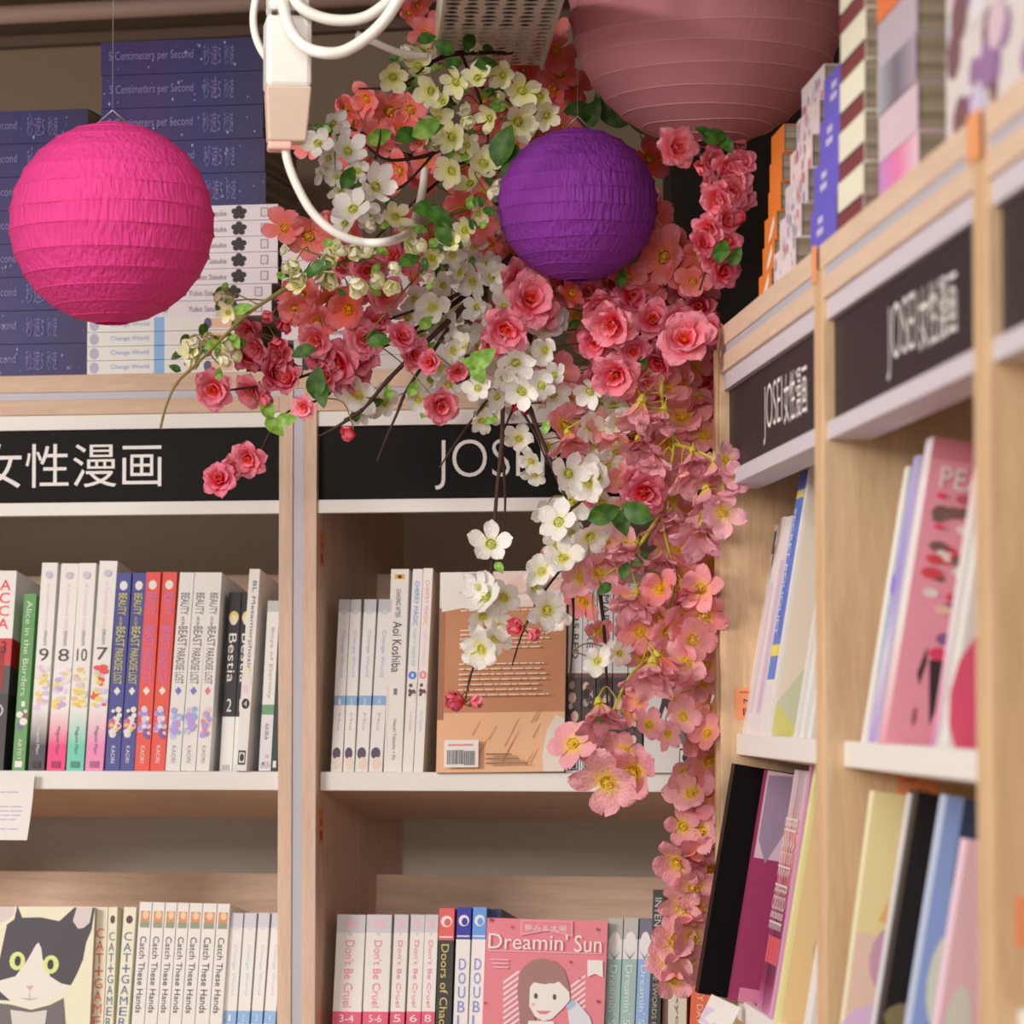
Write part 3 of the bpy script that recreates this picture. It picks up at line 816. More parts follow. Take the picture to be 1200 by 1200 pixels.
for i in range(5):
    rbook(885.5 + i * 2.7, .016, RB, .0215, .195, '%s from the left of the magenta spines with white capitals' % ORD[i], ramp_mat('spine_magenta', [(0, (206, 120, 160)), (.12, (150, 46, 92)), (.25, (96, 60, 70)), (.4, (170, 60, 104)), (.7, (232, 150, 140)), (.9, (214, 190, 196))]),
          text=[('BLACK ROSE', .2, .34, .55, .46, 'v', WT)], spine=[(rect(.2, .20, .7, .31), (230, 90, 100))])
rbook(900, .013, RB, .012, .200, 'lilac slim book between the magenta spines and the cream book', flat((206, 150, 180)))
rbook(905, .012, RB, .016, .205, 'cream book with a pale blue gowned figure in a ring on its cover', flat((240, 226, 150)), W=.15,
      cover=[(rect(.02, 0, 1, 1), (226, 192, 140)), (ell(.42, .30, .30, .17), (206, 176, 140)), (ell(.42, .30, .28, .16), (226, 206, 180)), (ell(.42, .30, .16, .09), (226, 188, 140)), ([(.34, .5), (.5, .5), (.56, .3), (.5, .0), (.2, .0), (.28, .22)], (186, 190, 204)), (ell(.55, .28, .03, .015), (110, 60, 90))])
rbook(938, .016, RB, .03, .12, 'short white book low against the side-wall upright', flat((236, 226, 220)))
# middle side-wall bay, upper shelf
rbook(1009, .016, RA, .018, .186, 'pale blue and green cover with a violet curve in the middle side-wall bay', flat((226, 226, 226)),
      cover=[(rect(0, .5, 1, 1), (198, 212, 200)), (rect(0, .25, 1, .5), (186, 206, 220)), ([(0, .55), (.1, .40), (.2, .3), (.24, .3), (.12, .42), (0, .62)], (140, 130, 206)), (ell(.12, .85, .1, .06), (206, 222, 180)), (ell(.1, .7, .08, .05), (180, 206, 214))])
rbook(1018, .014, RA, .022, .190, 'violet-spined book in the middle side-wall bay', ramp_mat('spine_violet_soft', [(0, (170, 140, 206)), (.3, (206, 196, 226)), (.55, (150, 130, 206)), (1, (176, 160, 214))]), cover=[(rect(0, 0, 1, 1), (200, 190, 220))])
rbook(1029, .012, RA, .026, .198, 'pink cover with a small dark dancing figure in the middle side-wall bay', ramp_mat('spine_pink_soft', [(0, (232, 150, 166)), (.4, (238, 226, 226)), (1, (244, 206, 210))]),
      cover=[(rect(0, 0, 1, 1), (226, 146, 160)), (rect(0, .93, 1, 1), (206, 124, 136)), (ell(.21, .36, .045, .02), (130, 90, 130)), (ell(.20, .31, .06, .022), (216, 60, 100)), ([(.15, .29), (.26, .29), (.25, .2), (.2, .08), (.17, .2)], (60, 40, 46)), ([(.13, .33), (.1, .24), (.12, .2), (.14, .28)], (70, 46, 50)), (ell(.12, .1, .012, .03), (150, 90, 90))]
      + blobs(.05, .42, .42, .82, [(206, 70, 76), (222, 180, 160), (150, 90, 140), (230, 206, 196), (190, 90, 100), (226, 60, 90), (120, 90, 80)], 44, 77, .05, .018),
      ctext=[('PEACH', .06, .84, .42, .07, 'h', flat((244, 230, 200)))])
rbook(1090, .014, RA, .016, .180, 'white and pink slim book in front of the dancing-figure cover', ramp_mat('spine_pinkwhite', [(0, (190, 120, 170)), (.12, (240, 140, 170)), (.35, (246, 200, 206)), (.6, (244, 228, 224)), (1, (246, 190, 190))]),
      cover=[(rect(0, 0, 1, 1), (238, 224, 222))])
rbook(1102, .012, RA, .016, .176, 'white book with a large coral-red shape in the middle side-wall bay', flat((240, 230, 228)),
      cover=[(rect(0, 0, 1, 1), (240, 228, 226)), (rect(0, .78, 1, 1), (244, 200, 190)), (ell(.16, .18, .18, .24), (236, 86, 116)), (ell(.3, .15, .12, .2), (240, 110, 170)), (ell(.05, .55, .03, .08), (130, 120, 160))])
# middle side-wall bay, lower shelf
RC = -.250
rbook(975, .001, RC, .016, .190, 'warm cream cover with orange sky and violet figures in the middle side-wall bay', flat((240, 214, 176)), W=.14, extra=-.03,
      cover=[(rect(0, .5, 1, 1), (240, 206, 150)), ([(.1, .55), (.3, .98), (.45, .98), (.4, .5)], (232, 170, 100)), (rect(0, 0, 1, .5), (230, 190, 170)), (ell(.18, .42, .10, .12), (196, 150, 170)), (ell(.34, .4, .08, .12), (222, 130, 130)), (ell(.15, .12, .18, .14), (214, 180, 226))])
rbook(1007, .010, RC, .014, .192, 'grey-white slim book between the cream cover and the black cover', flat((206, 200, 200)), W=.14)
rbook(1013, .009, RC, .020, .194, 'black cover with brown-gold art in the middle side-wall bay', flat((30, 24, 26)), W=.14,
      cover=[(rect(.0, 0, 1, .22), (150, 84, 56)), (ell(.16, .25, .16, .06), (130, 116, 80)), (ell(.2, .10, .14, .08), (120, 60, 40)), (ell(.16, .86, .03, .05), (130, 110, 80)), (ell(.2, .6, .04, .06), (60, 56, 52))])
rbook(1042, .008, RC, .022, .194, 'tall blue book with dark blue top in the middle side-wall bay', flat((176, 186, 214)), W=.14,
      cover=[(rect(0, 0, 1, 1), (140, 160, 206)), (rect(.08, .72, 1, 1), (76, 92, 130)), (rect(.08, .88, 1, 1), (56, 66, 86)), (ell(.12, .42, .08, .16), (214, 218, 190)), (ell(.3, .5, .16, .2), (190, 190, 220))])
rbook(1071, .008, RC, .020, .170, 'pinkish book with a violet figure in front of the blue one', flat((226, 190, 200)), W=.14,
      cover=[(rect(0, 0, 1, 1), (222, 180, 186)), (ell(.2, .55, .05, .22), (206, 150, 120)), (rect(.22, .0, .4, .85), (130, 76, 120)), (ell(.08, .3, .06, .2), (206, 206, 190))])
# lilac price card sticking out below the black book
e = boxes('price_card', [(0, .026, 0, .0012, 0, .026)], flat((226, 212, 226)))
pc = at(818, 1198, 2.86)
e.matrix_world = Matrix.Translation(pc) @ Matrix.Rotation(radians(-12), 4, 'Z') @ Matrix.Rotation(radians(24), 4, 'Y') @ Matrix.Rotation(radians(-20), 4, 'X')
art([(rect(.02, .05, .5, .6), (206, 186, 222)), ([(.1, .2), (.5, .9), (.9, .9), (.4, .1)], (240, 234, 240))], lambda u, v, l: (u * .026, -l, v * .026), e)
tag(e, 'shiny lilac card sticking out under the black book', 'card')
# paper notice hanging from the shelf edge
n0 = LF.hit(41, 907, .005); n1 = LF.hit(36, 985, .0)
V = []; F = []
for i in range(7):
    f = i / 6
    for (xx) in (-.40, n0[0] - .004 * f):
        V.append((xx, .0045 - .010 * f * f, EYE + n0[1] - .063 * f))
for i in range(6):
    F.append((2 * i, 2 * i + 1, 2 * i + 3, 2 * i + 2))
nt_ = link_mesh('paper_notice', V, F, mat('notice_paper', (226, 220, 224), .6))
nt_.matrix_world = LF.M
sd = nt_.modifiers.new('thick', 'SOLIDIFY'); sd.thickness = .0004
tag(nt_, 'white printed paper notice hanging over the shelf lip at the left edge', 'notice')
ps = []
for (y, a, b) in ((929, -.35, 20), (946, -.35, 25), (951, -.35, 26), (956, -.35, 24), (961, -.35, 19), (972, -.35, 22)):
    z = LF.hit(10, y)[1]; x1 = LF.hit(b, y)[0]; x = x1
    while x > -.39:
        q = r_.uniform(.004, .012)
        ff = (n0[1] - z) / .063
        ps.append((x - q, x, z, .0045 - .010 * ff * ff)); x -= q + .0016
V = []; F = []
for (a, b, z, y) in ps:
    k = len(V); V += [(a, y - .0008, EYE + z), (b, y - .0008, EYE + z), (b, y - .0006, EYE + z + .0011), (a, y - .0006, EYE + z + .0011)]; F.append((k, k + 1, k + 2, k + 3))
link_mesh('lettering', V, F, flat((176, 166, 186)), nt_)


# ------------------------------------------------------------------ books lying in stacks
def flatbook(fr, a0, a1, z, T, d, W, label, m, group=None, spine=(), text=(), mp=None, yaw=0):
    L = a1 - a0
    B = fr.M @ Matrix.Translation((a0, d, EYE + z)) @ Matrix.Rotation(yaw, 4, 'Z')
    e = empty('book', B, label, 'book', group)
    q = .0006
    boxes('cover', [(0, L, 0, q, 0, T), (0, L, q, W, 0, q), (0, L, q, W, T - q, T)], m, e)
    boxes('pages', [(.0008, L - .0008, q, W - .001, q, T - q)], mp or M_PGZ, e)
    if spine: art(spine, lambda u, v, l: (u * L, -l, v * T), e)
    if text: lettering(text, lambda u, v: (u * L, -.0006 - .0004, v * T), e)
    return e


TOP = .3142


def hz(u, v, d=.02):
    return LF.hit(u, v, d)


NB = (58, 56, 112)
star = lambda seed: blobs(.0, 1, .12, .88, [(120, 100, 150), (170, 160, 196), (84, 60, 110)], 22, seed, .006, .05)
m_nov = ramp_mat('spine_night', [(0, (58, 46, 104)), (.35, (66, 44, 98)), (.6, (46, 46, 102)), (1, (50, 38, 84))], axis=0)
tn = flat((140, 128, 176))


def novel(a0, a1, z, T, label, k):
    flatbook(LF, a0, a1, z, T, .02, .13, label, m_nov, spine=star(60 + k) + [(ell(.70, .5, .005, .05), (200, 70, 80))],
             text=[('5 Centimeters per Second', .05, .36, .52, .34, 'h', tn), ('秒速5', .63, .2, .11, .62, 'h', flat((116, 108, 160))), ('秒速', .76, .2, .06, .6, 'h', flat((116, 108, 160)))])


aA1 = hz(103, 300)[0]; aA0 = aA1 - .168
TA = .0327
zz = TOP
for k in range(8):
    novel(aA0 + R.uniform(-.001, .001), aA1 + R.uniform(-.001, .001) - (.030 if k < 3 else 0) * 0, zz, TA - .0006, '%s from the bottom of the navy stack at the left edge' % ORD[k], k)
    zz += TA
# mixed stack: four slim, seven with flower marks, five navy
a0 = hz(66, 400, .012)[0]; a1 = hz(292, 400, .012)[0]
zs = [hz(200, y, .012)[1] for y in (436, 420.5, 404, 387.5, 370.5)]
zz = TOP; dz = .0137
# keep the slim books clear of the navy stack standing behind them
for k in range(4):
    flatbook(LF, a0 + .033, a0 + .033 + .158, zz, dz - .0005, .006, .115, '%s from the bottom of the slim white books with a blue band' % ORD[k],
             ramp_mat('spine_cw_flat', [(0, (226, 220, 226)), (.42, (130, 170, 222)), (.485, (226, 220, 224)), (1, (228, 216, 214))], axis=0, const=True),
             spine=[(ell(.045, .5, .03, .42), (176, 170, 184)), (rect(.76, .15, .92, .85), (230, 178, 150)), (ell(.76, .5, .025, .4), (90, 84, 110)), (ell(.95, .5, .02, .4), (70, 64, 74))],
             text=[('Change World', .15, .3, .24, .42, 'h', flat((160, 178, 220)))])
    zz += dz
b1 = hz(326, 300, .012)[0]; b0 = b1 - .186
for k in range(7):
    s = -.002 if k < 2 else 0
    flatbook(LF, b0 + .018 + s, b1 + s + (-.004 if k < 2 else 0), zz, .0148, .010, .127, '%s from the bottom of the pinkish-white books with a black flower mark' % ORD[k],
             flat((222, 206, 208)),
             spine=[(ell(.772 + .028 * cos(i * 2 * pi / 5 + .3), .5 + .28 * sin(i * 2 * pi / 5 + .3), .02, .2, 8), (40, 34, 38)) for i in range(5)] + [(ell(.772, .5, .02, .2), (40, 34, 38)), (rect(.9, .2, .945, .8), (150, 130, 134)), (rect(.906, .26, .939, .74), (214, 198, 200))],
             text=[('Kiss the Monster', .12, .3, .26, .4, 'h', flat((120, 108, 116))), ('Yoko Sasuke', .5, .3, .2, .36, 'h', flat((140, 128, 134)))])
    zz += .0153
n1_ = hz(310, 150)[0]; n0_ = n1_ - .163
for k in range(5):
    novel(n0_ + R.uniform(-.0015, .0015), n1_ + R.uniform(-.0015, .0015), zz, .0322, '%s from the bottom of the navy books above the flower-marked ones' % ORD[k], 20 + k)
    zz += .0328
# third stack, mostly hidden by the flowers
c0 = hz(330, 400, .014)[0]; zz = TOP
for k in range(8):
    pale = k > 1
    flatbook(LF, c0 + (.012 if not pale else 0), c0 + .178, zz, .0149, .014, .127, '%s from the bottom of the stack of pale books behind the coral flowers' % ORD[k],
             flat((222, 206, 208) if pale else (196, 188, 184)), spine=([(ell(.885 + .028 * cos(i * 2 * pi / 5 + .3), .5 + .28 * sin(i * 2 * pi / 5 + .3), .02, .2, 8), (40, 34, 38)) for i in range(5)] if pale else [(rect(.05, .1, .09, .9), (40, 38, 40))]),
             text=[('Kiss the Monster', .2, .3, .3, .4, 'h', flat((120, 108, 116)))])
    zz += .0153


def rstack(x0, x1, n, T, labels, m, W=.13, d0=.012, lean=.004, spine=(), text=(), alt=None):
    a0 = RF.hit(x0, 300, d0)[0]; a1 = RF.hit(x1, 300, d0)[0]
    z = TOP
    for k in range(n):
        mm = alt[k % len(alt)] if alt else m
        flatbook(RF, a0 + .002 + R.uniform(0, .004), a1 - R.uniform(0, .003), z, T - .0006, d0 + lean * k + R.uniform(-.001, .001), W, labels % ORD[k], mm,
                 spine=spine(k) if callable(spine) else spine, text=text)
        z += T


o_ = flat((232, 122, 44))
rstack(889, 904, 6, .0225, '%s from the bottom of the orange books on the side-wall case', o_, d0=.010, lean=.0022, spine=lambda k: [([(.3, .1), (.5, .5), (.8, .9), (.85, .6), (.6, .2)], (240, 214, 196))] if k < 3 else [])
rstack(905, 931, 6, .0255, '%s from the bottom of the pink-and-grey patterned side-wall books', None, d0=.004, lean=.0046,
       spine=lambda k: blobs(.02, .98, .1, .9, [(206, 120, 130), (190, 184, 196), (236, 222, 220), (170, 150, 160)], 14, 90 + k, .05, .2),
       alt=[flat((222, 200, 200)), flat((214, 196, 196)), flat((206, 190, 190)), flat((226, 196, 194))])
rstack(950, 982, 4, .032, '%s from the bottom of the violet-blue books on the side-wall case', flat((100, 92, 184)), d0=.006, lean=.003,
       spine=[(rect(0, 0, 1, .05), (140, 110, 80)), (rect(.25, .35, .5, .5), (190, 180, 226)), (rect(.3, .6, .5, .75), (190, 180, 226))])
rstack(983, 1014, 8, .0335, '%s from the bottom of the cream-and-maroon books on the side case', flat((232, 218, 190)), d0=.004, lean=.0004, spine=[(rect(0, 0, 1, .34), (120, 58, 58)), (rect(0, .34, 1, .40), (60, 40, 44))])
rstack(1030, 1078, 8, .030, '%s from the bottom of the pink, grey and orange side-wall stack', None, d0=.012, lean=-.0004,
       alt=[ramp_mat('spine_pinkmix', [(0, (190, 130, 190)), (.5, (222, 120, 160)), (1, (222, 190, 196))], axis=0), flat((206, 180, 186)), ramp_mat('spine_greymix', [(0, (170, 164, 168)), (.5, (110, 104, 116)), (1, (170, 150, 160))], axis=0), flat((180, 164, 170)), flat((222, 118, 70)), flat((226, 126, 76)), flat((214, 206, 190)), flat((206, 190, 180))])
rstack(1110, 1225, 4, .052, '%s from the bottom of the thick white floral books nearest the camera', flat((210, 198, 192)), d0=.004, lean=.0, W=.15,
       spine=lambda k: blobs(.02, .98, .1, .9, [(196, 184, 206), (206, 180, 186), (150, 110, 150), (214, 206, 214), (120, 84, 88)], 16, 30 + k, .09, .26))


# ------------------------------------------------------------------ ceiling things
def paper_mat(key, c, trans=.2, wr=.9):
    def bld(m, nt, b):
        tc = nt.nodes.new('ShaderNodeTexCoord')
        mp = nt.nodes.new('ShaderNodeMapping'); mp.inputs['Scale'].default_value = (60, 60, 9)
        n = nt.nodes.new('ShaderNodeTexNoise'); n.inputs['Scale'].default_value = 5; n.inputs['Detail'].default_value = 5
        bp = nt.nodes.new('ShaderNodeBump'); bp.inputs['Strength'].default_value = wr; bp.inputs['Distance'].default_value = .004
        nt.links.new(tc.outputs['Object'], mp.inputs[0]); nt.links.new(mp.outputs[0], n.inputs[0])
        nt.links.new(n.outputs[0], bp.inputs['Height']); nt.links.new(bp.outputs[0], b.inputs['Normal'])
        b.inputs['Base Color'].default_value = C(c)
        tr = nt.nodes.new('ShaderNodeBsdfTranslucent'); tr.inputs[0].default_value = C(c)
        mx = nt.nodes.new('ShaderNodeMixShader'); mx.inputs[0].default_value = trans
        out = nt.nodes['Material Output']
        nt.links.new(b.outputs[0], mx.inputs[1]); nt.links.new(tr.outputs[0], mx.inputs[2]); nt.links.new(mx.outputs[0], out.inputs[0])
    return mat(key, None, .6, 0, .2, build=bld)


def lantern(cx, cy, rx, ry, Y, label, m, nrib, hoopm, seams=5, wob=.0, seed=1, top=.16):
    c = at(cx, cy, Y); sc = Y / FPX
    a = rx * sc; b = ry * sc
    e = empty('paper_lantern', Matrix.Translation(c), label, 'lantern')
    r = random.Random(seed)
    rows = nrib * 8; seg = 96
    th0 = math.asin(top); th1 = pi - math.asin(top)
    ribs = []
    V = []; F = []
    drift = [[r.uniform(-1, 1) * .020 for _ in range(seams)] for _ in range(nrib + 1)]
    for i in range(rows + 1):
        f = i / rows
        k = f * nrib; fr_ = k - int(k)
        sag = abs(sin(pi * k)) ** .7
        ki = min(nrib, int(k)); k2 = min(nrib, ki + 1)
        for j in range(seg):
            ph = 2 * pi * j / seg
            q = ph / (2 * pi) * seams
            q0 = int(q) % seams; q1 = (q0 + 1) % seams; qf = q - int(q)
            dz0 = drift[ki][q0] * (1 - qf) + drift[ki][q1] * qf
            dz1 = drift[k2][q0] * (1 - qf) + drift[k2][q1] * qf
            dz = dz0 * (1 - fr_) + dz1 * fr_
            th = th0 + (th1 - th0) * f + dz * (0 if i in (0, rows) else 1)
            flat_ = cos(pi * (qf - .5)) * .010
            rad = sin(th) * (1 - .014 * sag + flat_ * .4 + wob * .004 * sin(9 * ph + 3 * k) * sag)
            V.append((a * rad * cos(ph), a * rad * sin(ph), b * cos(th)))
    for i in range(rows):
        for j in range(seg):
            A = i * seg + j; B = i * seg + (j + 1) % seg
            F.append((A, B, B + seg, A + seg))
    link_mesh('paper_shade', V, F, m, e, smooth=True)
    for i in range(nrib + 1):
        pts = []
        for j in range(49):
            ph = 2 * pi * j / 48
            q = ph / (2 * pi) * seams; q0 = int(q) % seams; q1 = (q0 + 1) % seams; qf = q - int(q)
            dz = drift[i][q0] * (1 - qf) + drift[i][q1] * qf
            th = th0 + (th1 - th0) * i / nrib + (dz if 0 < i < nrib else 0)
            pts.append((Vector((a * sin(th) * 1.001 * cos(ph), a * sin(th) * 1.001 * sin(ph), b * cos(th))), .0007))
        tube('wire_hoop', [pts], hoopm, e, 5)
    wl = [(Vector((-a * top, 0, b * cos(th0))), .0008), (Vector((0, 0, b * cos(th0) + .012)), .0008), (Vector((a * top, 0, b * cos(th0))), .0008)]
    tube('wire_hanger', [wl], M_WIRE, e, 6)
    tube('string', [[(Vector((0, 0, b * cos(th0) + .012)), .0003), (Vector((0, 0, 3.0 - c.z)), .0003)]], M_STRING, e, 5)
    return e


M_WIRE = mat('lantern_wire', (150, 140, 136), .4, .7)
M_STRING = mat('nylon_string', (150, 136, 124), .5)
PKP = paper_mat('hot_pink_paper', (238, 66, 136))
lantern(131, 262, 121, 119, 2.84, 'round hot-pink paper lantern hanging in front of the navy book stacks', PKP, 13, PKP, 6, 1, 3)
PUP = paper_mat('violet_paper', (134, 52, 148), .15)
lantern(677, 240, 95, 90, 2.90, 'small deep-purple paper lantern nestled in the blossom', PUP, 13, PUP, 6, 1, 5)
ROP = paper_mat('dusty_rose_paper', (208, 134, 140), .12, .12)
lantern(828, 10, 163, 163, 2.95, 'big dusty-rose paper lantern with pale wire lines, cut by the top edge', ROP, 17, mat('pale_hoop', (214, 150, 152), .6), 7, .3, 8)

# white track-light box with its cables
M_DRV = mat('white_gloss_plastic', (236, 222, 204), .3, 0, .5)
M_TAN = mat('warm_white_plastic', (214, 188, 168), .5)
M_CAB = mat('white_cable', (234, 220, 202), .35, 0, .5)
YD = 2.74
sc = YD / FPX
dc = at(339, 100, YD)
dr = empty('light_driver_box', Matrix.Translation(dc) @ Matrix.Rotation(radians(8), 4, 'Z'), 'white box-shaped lamp driver hanging beside the pink lantern, cables looping from it', 'lamp fitting')
hw = 27 * sc
boxes('upper_housing', [(-hw, hw, 0, .042, -.001, 86 * sc)], M_DRV, dr, .004)
V = [(-hw, .001, 0), (hw, .001, 0), (hw - .002, .041, 0), (-hw + .001, .041, 0), (-hw + .003, .017, -62 * sc), (hw - .003, .017, -62 * sc), (hw - .003, .04, -62 * sc), (-hw + .003, .04, -62 * sc)]
o = link_mesh('lower_housing', V, [(0, 1, 2, 3), (7, 6, 5, 4), (0, 4, 5, 1), (1, 5, 6, 2), (2, 6, 7, 3), (3, 7, 4, 0)], M_TAN, dr)
md = o.modifiers.new('bevel', 'BEVEL'); md.width = .0015; md.segments = 2
boxes('end_cap', [(-hw + .003, -hw + .022, .018, .038, -72 * sc, -61 * sc)], mat('translucent_cap', (222, 176, 160), .4), dr, .002)
boxes('terminal_slots', [(-hw + .004 + i * .006, -hw + .008 + i * .006, -.0008, .002, 84 * sc, 88 * sc) for i in range(4)], flat((60, 46, 40)), dr)
o = boxes('top_clip', [(-hw + .002, hw - .002, -.001, .04, 89 * sc, .28)], M_DRV, dr, .004)


def cable(pts, r, label, Y=YD, group='white cables by the lamp driver'):
    P = smooth_path([at(p[0], p[1], p[2] if len(p) > 2 else Y) for p in pts], 8)
    o = tube('cable', [[(p, r) for p in P]], M_CAB, None, 12)
    tag(o, label, 'cable', group)


cable([(331, -6, 2.74), (333, 12, 2.725), (341, 36, 2.715), (358, 55, 2.71), (380, 62, 2.70), (403, 60, 2.70), (430, 44, 2.70), (452, 22, 2.70), (470, -6, 2.70)], .0048, 'thick bright white cable looping lowest in front of the driver box')
cable([(342, -8, 2.735), (352, 8, 2.73), (375, 20, 2.73), (402, 24, 2.73), (428, 20, 2.73), (450, 6, 2.73), (462, -8, 2.73)], .0046, 'shorter white cable loop just above the lowest loop')
cable([(333, 166, 2.765), (338, 192, 2.765), (350, 222, 2.765), (367, 250, 2.765), (392, 272, 2.765), (425, 284, 2.77), (460, 282, 2.78), (480, 270, 2.90), (490, 245, 2.97), (496, 218, 3.0), (498, 196, 3.0)], .0036, 'white cable hanging in a long curve from the bottom of the driver box')
cable([(301, -8, 2.80), (297, 18, 2.80), (299, 40, 2.80), (307, 60, 2.80), (320, 78, 2.80)], .0032, 'shaded cable curving behind the left side of the driver box')
cable([(418, 40, 2.83), (440, 50, 2.84), (470, 62, 2.86), (500, 66, 2.88)], .0030, 'thin dim cable running to the perforated tray')

# pipes along the wall
M_PIPE = mat('painted_pipe', (196, 160, 144), .45)


def lpipe(v0, r, d, m, label, slope=.0, a0=-.9, a1=.40):
    h = LF.hit(0, v0, d)[1]
    p0 = LF.P(a0, d, h); p1 = LF.P(a1, d, h + slope * (a1 - a0))
    o = tube('wall_pipe', [[(p0, r), (p1, r)]], m, None, 20)
    tag(o, label, 'pipe')


lpipe(24, .0100, .34, M_PIPE, 'cream-painted pipe running along the wall above the left case', .012)
lpipe(-8, .012, .33, mat('dark_pipe', (96, 84, 78), .5), 'dark pipe above the cream one at the top left edge', .012)
o = boxes('wall_ledge', [(-.9, .45, .41, .432, -.006, .006)], mat('ledge_paint', (120, 96, 82), .8))
o.matrix_world = LF.M @ Matrix.Translation((0, 0, EYE + LF.hit(0, 43, .41)[1])) @ Matrix.Rotation(-.012, 4, 'Y')
tag(o, 'narrow painted ledge on the wall under the cream pipe', 'ledge')

# perforated cable tray
M_TRAY = mat('perforated_steel', (196, 184, 166), .5, .1)
tz = EYE + .560
far = 3.10; near = 2.30


def tray_x(u, v):
    d = ray(u, v); k = (tz - CAM.z) / d.z
    return CAM + d * k


pl0 = tray_x(514, 62); pr0 = tray_x(632, 80); pl1 = tray_x(520, 2); pr1 = tray_x(657, 2)
axis = ((pl1 + pr1) / 2 - (pl0 + pr0) / 2); axis.z = 0; axis.normalize()
side = Vector((-axis.y, axis.x, 0))
if side.x < 0: side = -side
wid = abs((pr1 - pl1).dot(side)); cen = (pl0 + pr0) / 2
Mt = Matrix(((side.x, -axis.x, 0, cen.x), (side.y, -axis.y, 0, cen.y), (0, 0, 1, tz), (0, 0, 0, 1)))
tr = empty('cable_tray', Mt, 'perforated pale metal cable tray at the top, between the white cables and the rose lantern', 'cable tray')
V = []; F = []
ncol = 6; px = wid / ncol; py = .034; nrow = 26


def cell(x0, y0, w_, h_, hx, hy):
    """plate cell with an octagonal slot"""
    k = len(V); cx, cy = x0 + w_ / 2, y0 + h_ / 2
    out = [(x0 + w_, cy), (x0 + w_, y0 + h_), (cx, y0 + h_), (x0, y0 + h_), (x0, cy), (x0, y0), (cx, y0), (x0 + w_, y0)]
    for (x, y) in out: V.append((x, y, 0))
    for i in range(8):
        an = pi / 4 * i; V.append((cx + hx * cos(an), cy + hy * sin(an), 0))
    for i in range(8):
        F.append((k + i, k + (i + 1) % 8, k + 8 + (i + 1) % 8, k + 8 + i))


for i in range(nrow):
    for j in range(ncol):
        y0 = .02 - (i + 1) * py; x0 = -wid / 2 + j * px
        cell(x0, y0, px, py / 2, px * (.45 if (i + j) % 2 else .33), py * .225)
        # staggered row: half cells at the ends are smaller slots
        cell(x0, y0 + py / 2, px, py / 2, px * (.31 if (i + j) % 2 else .45), py * .225)
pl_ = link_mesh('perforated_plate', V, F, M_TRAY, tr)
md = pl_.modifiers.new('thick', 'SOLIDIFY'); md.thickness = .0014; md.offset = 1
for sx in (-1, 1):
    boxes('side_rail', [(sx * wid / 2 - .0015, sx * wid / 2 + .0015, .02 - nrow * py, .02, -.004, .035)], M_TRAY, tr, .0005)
boxes('slot_shade_sheet', [(-wid / 2, wid / 2, .02 - nrow * py, .02, .033, .035)], mat('tray_shadow_black', (26, 22, 20), .9), tr)  # added black sheet, puts the tray's inner shade behind the slots
tube('hanger_rod', [[(Vector((0, -.3, .0)), .003), (Vector((0, -.3, 3.0 - tz)), .003)]], M_WIRE, tr, 8)
boxes('cross_bar', [(-wid / 2, wid / 2, -.31, -.29, .0, .004)], M_TRAY, tr)
tg = [at(540, 8, 2.78), at(551, 20, 2.80), at(571, 25, 2.82), at(600, 20, 2.80), at(640, 12, 2.80)]

# ------------------------------------------------------------------ silk flowers
def petal_mat(key, base, mid, tip, trans=.18):
    def bld(m, nt, b):
        at_ = nt.nodes.new('ShaderNodeAttribute'); at_.attribute_name = 'tone'
        cr = nt.nodes.new('ShaderNodeValToRGB')
        cr.color_ramp.elements[0].position = 0; cr.color_ramp.elements[0].color = C(base)
        cr.color_ramp.elements[1].position = 1; cr.color_ramp.elements[1].color = C(tip)
        e = cr.color_ramp.elements.new(.38); e.color = C(mid)
        oi = nt.nodes.new('ShaderNodeObjectInfo')
        hs = nt.nodes.new('ShaderNodeHueSaturation')
        mr = nt.nodes.new('ShaderNodeMapRange'); mr.inputs[3].default_value = .94; mr.inputs[4].default_value = 1.14
        ms = nt.nodes.new('ShaderNodeMapRange'); ms.inputs[3].default_value = 1.18; ms.inputs[4].default_value = .98
        nt.links.new(oi.outputs['Random'], mr.inputs[0]); nt.links.new(oi.outputs['Random'], ms.inputs[0])
        nt.links.new(mr.outputs[0], hs.inputs['Value']); nt.links.new(ms.outputs[0], hs.inputs['Saturation'])
        nt.links.new(at_.outputs['Fac'], cr.inputs[0]); nt.links.new(cr.outputs[0], hs.inputs['Color'])
        nt.links.new(hs.outputs[0], b.inputs['Base Color'])
        tc = nt.nodes.new('ShaderNodeTexCoord')
        n = nt.nodes.new('ShaderNodeTexNoise'); n.inputs['Scale'].default_value = 24
        bp = nt.nodes.new('ShaderNodeBump'); bp.inputs['Strength'].default_value = .25; bp.inputs['Distance'].default_value = .03
        nt.links.new(tc.outputs['Object'], n.inputs[0]); nt.links.new(n.outputs[0], bp.inputs['Height']); nt.links.new(bp.outputs[0], b.inputs['Normal'])
        tr = nt.nodes.new('ShaderNodeBsdfTranslucent'); nt.links.new(hs.outputs[0], tr.inputs[0])
        mx = nt.nodes.new('ShaderNodeMixShader'); mx.inputs[0].default_value = trans
        out = nt.nodes['Material Output']
        nt.links.new(b.outputs[0], mx.inputs[1]); nt.links.new(tr.outputs[0], mx.inputs[2]); nt.links.new(mx.outputs[0], out.inputs[0])
    return mat(key, None, .75, 0, .05, build=bld)


